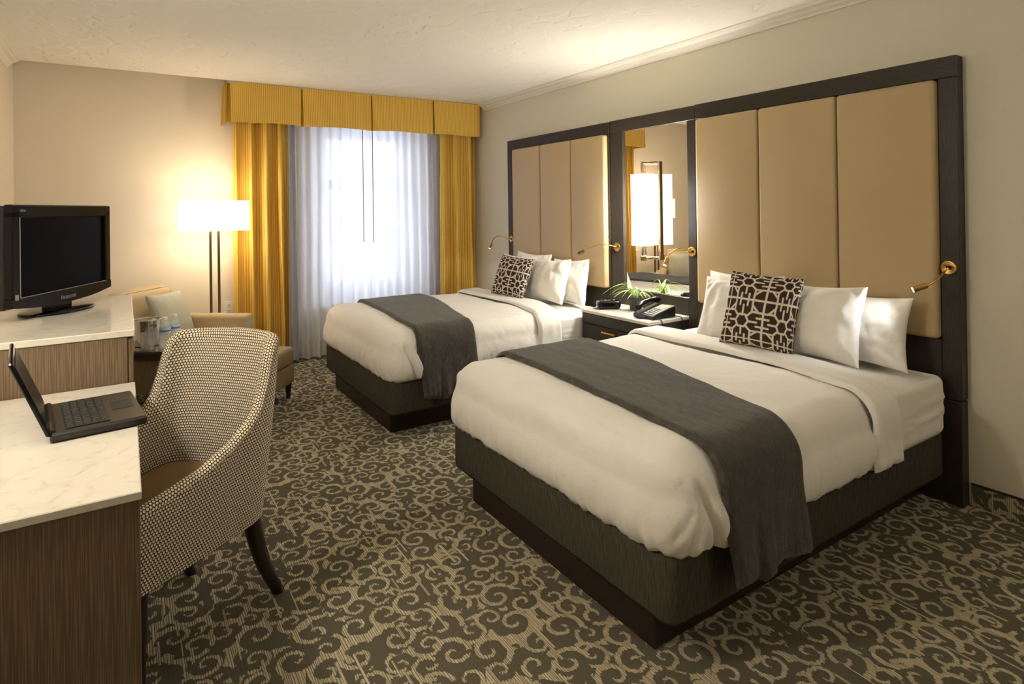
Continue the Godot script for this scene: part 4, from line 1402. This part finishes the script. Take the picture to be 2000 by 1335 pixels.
# ------------------------------------------------------------------ desk chair
func build_desk_chair() -> void:
	# local: +x = forward (toward the desk), +z = near side. Turned so that forward points to the desk and a little to the camera.
	var ang := deg_to_rad(40.0)
	var f := Vector3(-cos(ang), 0, sin(ang))
	var s := Vector3(sin(ang), 0, cos(ang))
	var ch := thing("desk_chair", "barrel-back desk chair in cream and brown basket-weave fabric with dark legs", "chair")
	ch.transform = Transform3D(Basis(f, Vector3.UP, -s), Vector3(0.212, 0, -2.260))
	# local z now points to the far side
	var hw := 0.235
	var half := []          # inner path from the near front to the back middle, [forward, side]
	for q in [[0.45, 0.168], [0.37, 0.174], [0.28, 0.183], [0.19, 0.190], [0.11, 0.192], [0.05, 0.196], [0.0, 0.195], [-0.040, 0.182], [-0.064, 0.145], [-0.074, 0.08], [-0.076, 0.0]]:
		half.append(Vector2(q[0], q[1]))
	var full := half.duplicate()
	for i in range(half.size() - 2, -1, -1): full.append(Vector2(half[i].x, -half[i].y))
	var path := curve(full, 96)
	var rim := func(t: float) -> float:       # t 0..1 from one front to the other
		var a := 1.0 - absf(t - 0.5) * 2.0    # 0 at the fronts, 1 in the middle of the back
		var pts := [[0.0, 0.545], [0.12, 0.560], [0.25, 0.578], [0.38, 0.61], [0.48, 0.645], [0.56, 0.69], [0.60, 0.76], [0.63, 0.84], [0.655, 0.885], [0.70, 0.898], [1.0, 0.905]]
		for i in pts.size() - 1:
			if a <= pts[i + 1][0]:
				return lerpf(pts[i][1], pts[i + 1][1], smoothstep(0.0, 1.0, (a - pts[i][0]) / (pts[i + 1][0] - pts[i][0])) * 0.5 + 0.5 * (a - pts[i][0]) / (pts[i + 1][0] - pts[i][0]))
		return 0.905
	var cum := [0.0]
	for i in range(1, path.size()): cum.append(cum[-1] + path[i].distance_to(path[i - 1]))
	var b := B.new()
	var n := path.size()
	var cr := [0.0]              # length along the rim itself
	for i in range(1, n): cr.append(cr[-1] + Vector2(path[i].distance_to(path[i - 1]), rim.call(float(i) / (n - 1)) - rim.call(float(i - 1) / (n - 1))).length())
	var rows := 36               # 15 outside, 8 on the rim, 13 inside; rows are doubled at the two seams
	var th := 0.042
	for i in n:
		var t := float(i) / (n - 1)
		var p: Vector2 = path[i]
		var tg: Vector2 = (path[mini(i + 1, n - 1)] - path[maxi(i - 1, 0)]).normalized()
		var nr := Vector2(tg.y, -tg.x)
		if nr.dot(p - Vector2(0.2, 0.0)) < 0.0: nr = -nr
		var rh: float = rim.call(t)
		var endf := clampf(minf(t, 1.0 - t) / 0.03, 0.0, 1.0)
		var thk := th * (0.55 + 0.45 * sqrt(endf))
		for j in rows:
			var y: float
			var o: float
			var vv: float
			if j < 15:                         # outside, bottom to rim
				var q := j / 14.0
				y = lerpf(0.318, rh - thk * 0.5, q)
				o = thk - 0.016 * pow(1.0 - q, 2.0)
				vv = y
			elif j < 23:                       # rolled rim
				var q := (j - 15) / 7.0 * PI
				y = rh - thk * 0.5 + thk * 0.5 * sin(q)
				o = thk * 0.5 + thk * 0.5 * cos(q)
				vv = thk * 0.5 * q + 0.3
			else:                              # inside, down to the seat
				var q := (j - 23) / 12.0
				y = lerpf(rh - thk * 0.5, 0.40, q)
				o = 0.0 - 0.01 * sin(q * PI)
				vv = -y
			# the back leans away
			var backness := clampf((0.12 - p.x) / 0.2, 0.0, 1.0)
			var lean := 0.15 * (y - 0.42) * backness
			var side_open := 1.0 + 0.05 * (y - 0.4) * (1.0 - backness)
			var q2 := p + nr * o
			b.add(Vector3(q2.x - lean, y, -q2.y * side_open), Vector2((cr[i] if j > 14 and j < 23 else cum[i]) / 0.075, vv / 0.075))
	for i in n - 1:
		for j in rows - 1:
			if j != 14 and j != 22: b.quad(i * rows + j, (i + 1) * rows + j, (i + 1) * rows + j + 1, i * rows + j + 1)
	# close both arm fronts
	for e in [0, n - 1]:
		var o := b.v.size()
		for j in rows: b.add(b.v[e * rows + j] + Vector3(0.012, 0, 0) * (1.0 if j > 0 and j < rows - 1 else 0.0), b.uv[e * rows + j])
		for j in rows / 2 - 1:
			var a := o + j
			var c := o + rows - 1 - j
			if e == 0: b.quad(a, a + 1, c - 1, c)
			else: b.quad(a, c, c - 1, a + 1)
	obj("shell", b.mesh(true), M.check, ch)
	# piping along the outer back edge of the rim
	var pp := []
	for i in range(14, n - 14):
		pp.append(b.v[i * rows + 15] + Vector3(0, 0.001, 0))
	obj("piping", tubem(pp, 0.0022, 6), M.seam, ch)
	# seat
	var poly := PackedVector2Array()
	for i in range(0, n, 4): poly.append(Vector2(path[i].x, -path[i].y) * Vector2(1.0, 0.985))
	var sb := B.new()
	sb.prism(poly, 0.325, 0.455, Transform3D(), 0.02)
	obj("seat", sb.mesh(), M.brown_seat, ch)
	# legs: straight in front, sabre-curved behind
	for sd in [-1.0, 1.0]:
		obj("leg", tubem([Vector3(0.37, 0.33, sd * 0.145), Vector3(0.375, 0.16, sd * 0.147), Vector3(0.38, 0.0, sd * 0.15)], [0.024, 0.020, 0.016], 6), M.leg_wood, ch)
		obj("leg", tubem(curve([Vector3(-0.03, 0.36, sd * 0.165), Vector3(-0.045, 0.25, sd * 0.168), Vector3(-0.08, 0.12, sd * 0.178), Vector3(-0.135, 0.0, sd * 0.19)], 12), [0.030, 0.030, 0.029, 0.028, 0.027, 0.026, 0.025, 0.024, 0.023, 0.021, 0.02, 0.019, 0.018], 6), M.leg_wood, ch)

# ------------------------------------------------------------------ floor lamp
func build_floor_lamp() -> void:
	var l := thing("floor_lamp", "lit floor lamp with white rectangular drum shade on two slim bronze poles", "floor lamp", Vector3(0.588, 0, -5.2))
	obj("base", bx(Vector3(0, 0.012, 0), Vector3(0.30, 0.024, 0.22), 0.004), M.bronze, l)
	for x in [-0.029, 0.029]:
		obj("pole", bx(Vector3(x, 0.615, 0), Vector3(0.018, 1.18, 0.018), 0.002), M.bronze, l)
	obj("switch", tubem([Vector3(0.029, 1.075, 0.0), Vector3(0.029, 1.075, 0.022)], 0.008, 10), M.bronze, l)
	obj("crossbar", bx(Vector3(0, 1.19, 0), Vector3(0.076, 0.012, 0.018), 0.002), M.bronze, l)
	# shade: rounded-rectangle tube, open above and below
	var b := B.new()
	var path := rr_path(-0.248, 0.248, -0.12, 0.12, 0.06, 12, 6, 6)
	var n := path.size()
	for q in [[1.184, 0.002], [1.183, 0.0], [1.30, 0.0], [1.419, 0.0], [1.418, 0.002]]:
		for p in path: b.add(Vector3(p[0] - p[2] * q[1], q[0], p[1] - p[3] * q[1]))
	for j in 4:
		for i in n:
			var i2 := (i + 1) % n
			b.quad(j * n + i, j * n + i2, (j + 1) * n + i2, (j + 1) * n + i)
	obj("shade", b.mesh(), M.shade_floor, l)
	var c := Color8(255, 243, 222)
	for x in [-0.11, 0.11]:
		omni("lamp_bulb", Vector3(x, 1.30, 0), 0.07, c, 0.06, l)

# ------------------------------------------------------------------ armchair, cushion, ottoman
func build_armchair() -> void:
	var d := Vector3(0.78, 0, 0.626).normalized()        # facing
	var s := Vector3(d.z, 0, -d.x)                        # toward the far side
	var basis := Basis(d, Vector3.UP, d.cross(Vector3.UP))
	# local +x = facing, +z = near side
	var origin := Vector3(0.605, 0, -4.715)                 # middle of the seat front
	var ac := thing("armchair", "tan upholstered armchair in the corner by the floor lamp", "armchair")
	ac.transform = Transform3D(basis, origin)
	obj("seat_base", softm(Vector3(-0.33, 0.24, 0), Vector3(0.62, 0.20, 0.50), 0.03, 4, 4), M.chair_tan, ac)
	obj("seat_cushion", softm(Vector3(-0.30, 0.37, 0), Vector3(0.58, 0.12, 0.49), 0.045, 4, 6, 0.015), M.chair_tan, ac)
	for z in [-0.315, 0.315]:
		obj("arm", softm(Vector3(-0.33, 0.34, z), Vector3(0.66, 0.40, 0.125), 0.028, 4, 5, 0.004), M.chair_tan, ac)
	var bk := obj("backrest", softm(Vector3(-0.0, 0.25, 0), Vector3(0.15, 0.54, 0.60), 0.07, 6, 8, 0.012), M.chair_tan, ac)
	bk.position = Vector3(-0.60, 0.26, 0)
	bk.rotation.z = 0.16
	for e in [[-0.02, 0.30], [-0.02, -0.30], [-0.64, 0.30], [-0.64, -0.30]]:
		obj("leg", tubem([Vector3(e[0] - 0.02, 0.15, e[1]), Vector3(e[0] - 0.02, 0.0, e[1])], [0.024, 0.016], 4), M.leg_wood, ac)
	var cu := obj("throw_cushion", pillow_mesh(0.43, 0.34, 0.12, 210, 0.4, 3.0, 3.0, 0.05, 0.003), M.sage)
	var loc := Transform3D(basis, origin) * Vector3(-0.385, 0.425, -0.03)
	cu.transform = Transform3D(basis * Basis(Vector3.UP, PI / 2 + 0.12) * Basis(Vector3.RIGHT, -0.36) * Basis(Vector3.BACK, -0.05), loc)
	tag(cu, "square sage-grey woven cushion leaning in the armchair", "cushion")
	# ottoman
	var ot := thing("ottoman", "brown leather-look ottoman with dark tapered legs before the armchair", "ottoman")
	var oc := Vector3(1.01, 0, -4.43) - s * 0.27 - d * 0.225
	ot.transform = Transform3D(basis, oc)
	obj("top_cushion", softm(Vector3(0, 0.302, 0), Vector3(0.45, 0.125, 0.54), 0.025, 4, 5, 0.008), M.ottoman, ot)
	obj("body", softm(Vector3(0, 0.175, 0), Vector3(0.445, 0.13, 0.535), 0.012, 3, 4), M.ottoman, ot)
	for e in [[0.19, 0.235], [0.19, -0.235], [-0.19, 0.235], [-0.19, -0.235]]:
		obj("leg", tubem([Vector3(e[0], 0.115, e[1]), Vector3(e[0], 0.0, e[1])], [0.027, 0.015], 4), M.leg_wood, ot)

# ------------------------------------------------------------------ side table and drinks
func build_side_table() -> void:
	var c0 := Vector2(0.164, -3.624)
	var e1 := Vector2(-0.785, -0.62)
	var e2 := Vector2(0.62, -0.785).normalized()
	var S := 0.40
	var top := 0.60
	var t := thing("side_table", "dark wood side table with glossy top, set cornerwise beside the dresser", "side table")
	var sq := func(ins: float) -> PackedVector2Array:
		var a: Vector2 = c0 + (e1 + e2) * ins
		var L := S - 2.0 * ins
		return PackedVector2Array([a, a + e2 * L, a + (e1 + e2) * L, a + e1 * L])
	var b := B.new()
	b.prism(sq.call(0.0), top - 0.012, top, Transform3D(), 0.002)
	obj("glass_top", b.mesh(), M.table_top, t)
	b = B.new()
	b.prism(sq.call(0.006), top - 0.05, top - 0.0125)
	obj("top_frame", b.mesh(), M.espresso, t)
	b = B.new()
	b.prism(sq.call(0.022), 0.37, top - 0.0505)
	obj("body", b.mesh(), M.table_body, t)
	for q in sq.call(0.012):
		obj("leg", bx2(Vector3(q.x - 0.008, 0.0, q.y - 0.008), Vector3(q.x + 0.008, top - 0.05, q.y + 0.008), 0.001), M.bronze, t)
	var ty := top + 0.0004
	# ice bucket
	var ib := thing("ice_bucket", "polished steel ice bucket on the side table next to the dresser", "ice bucket", Vector3(0.10, ty, -3.86))
	obj("bucket", lathem([Vector2(0.0, 0.0), Vector2(0.062, 0.0), Vector2(0.066, 0.004), Vector2(0.066, 0.135), Vector2(0.068, 0.140), Vector2(0.066, 0.144), Vector2(0.063, 0.140), Vector2(0.062, 0.02), Vector2(0.0, 0.018)], 32), M.chrome, ib)
	var ln := B.new()
	ln.grid(40, 3, func(u: float, v: float) -> Vector3:
		var a := u * TAU
		var r := 0.0625 + 0.004 * v + 0.003 * sin(a * 9.0) * v
		return Vector3(cos(a) * r, 0.132 + 0.02 * v + 0.004 * sin(a * 7.0) * v, sin(a) * r), true)
	obj("liner_bag", ln.mesh(), M.glass, ib)
	# tumblers
	var tp := [Vector2(0.0, 0.0), Vector2(0.030, 0.0), Vector2(0.032, 0.003), Vector2(0.037, 0.088), Vector2(0.0355, 0.088), Vector2(0.030, 0.010), Vector2(0.0, 0.010)]
	var tb := obj("tumbler", lathem(tp, 24), M.glass)
	tb.position = Vector3(0.095, ty, -3.737)
	tag(tb, "clear glass tumbler in front of the ice bucket", "glass", "drinking glasses")
	tb = obj("tumbler", lathem(tp, 24), M.glass)
	tb.position = Vector3(0.178, ty, -3.79)
	tag(tb, "clear glass tumbler between the ice bucket and the water bottles", "glass", "drinking glasses")
	# bottles
	for k in 2:
		var bo := thing("water_bottle", ["plastic water bottle on the side table, the one nearer the ice bucket", "plastic water bottle on the side table, the one nearer the armchair cushion"][k], "bottle", [Vector3(0.175, ty, -3.703), Vector3(0.225, ty, -3.775)][k], 0.0, "water bottles")
		bo.scale = Vector3.ONE * 0.87
		var pr := [Vector2(0.0, 0.004), Vector2(0.022, 0.0), Vector2(0.029, 0.006)]
		for i in 9: pr.append(Vector2(0.030 + (0.0012 if i % 2 else -0.0012), 0.014 + i * 0.009))
		pr.append_array([Vector2(0.0305, 0.10), Vector2(0.0305, 0.130), Vector2(0.027, 0.148), Vector2(0.018, 0.164), Vector2(0.0125, 0.172), Vector2(0.0125, 0.182)])
		obj("body", lathem(pr, 24), M.water, bo)
		var lb := obj("label", lathem([Vector2(0.0311, 0.094), Vector2(0.0311, 0.131)], 24), M.label_blue, bo)
		obj("label_band", lathem([Vector2(0.0314, 0.106), Vector2(0.0314, 0.116)], 24), M.label_band, lb)
		obj("cap", lathem([Vector2(0.014, 0.176), Vector2(0.0142, 0.190), Vector2(0.013, 0.192), Vector2(0.0, 0.192)], 18), M.white_plastic, bo)

# ------------------------------------------------------------------ lamps standing outside the frame
func build_off_frame_lamps() -> void:
	var l := thing("wall_lamp", "white-shaded wall lamp high above the writing desk on the left wall", "wall lamp", Vector3(XL, 1.74, -1.72))
	obj("wall_plate", bx(Vector3(0.008, -0.05, 0), Vector3(0.015, 0.16, 0.09), 0.003), M.bronze, l)
	obj("arm", tubem([Vector3(0.01, -0.06, 0), Vector3(0.125, -0.06, 0), Vector3(0.13, -0.02, 0)], 0.007, 10), M.bronze, l)
	obj("shade", lathem([Vector2(0.108, -0.1), Vector2(0.11, -0.1), Vector2(0.11, 0.1), Vector2(0.108, 0.1)], 36, Transform3D(Basis(), Vector3(0.13, 0, 0))), M.shade_floor, l)
	omni("wall_lamp_bulb", Vector3(0.13, 0, 0), 0.48, Color8(255, 251, 240), 0.08, l)
	var c := thing("ceiling_lamp", "round white flush ceiling lamp near the room door", "ceiling lamp", Vector3(2.1, H, 1.3))
	obj("canopy", lathem([Vector2(0.0, -0.02), Vector2(0.16, -0.02), Vector2(0.165, 0.0)], 32), M.bronze, c)
	obj("diffuser", lathem([Vector2(0.0, -0.09), Vector2(0.07, -0.086), Vector2(0.12, -0.068), Vector2(0.15, -0.04), Vector2(0.155, -0.021), Vector2(0.0, -0.021)], 32), M.shade_floor, c)
	omni("ceiling_bulb", Vector3(0, -0.055, 0), 0.40, Color8(255, 251, 240), 0.14, c)
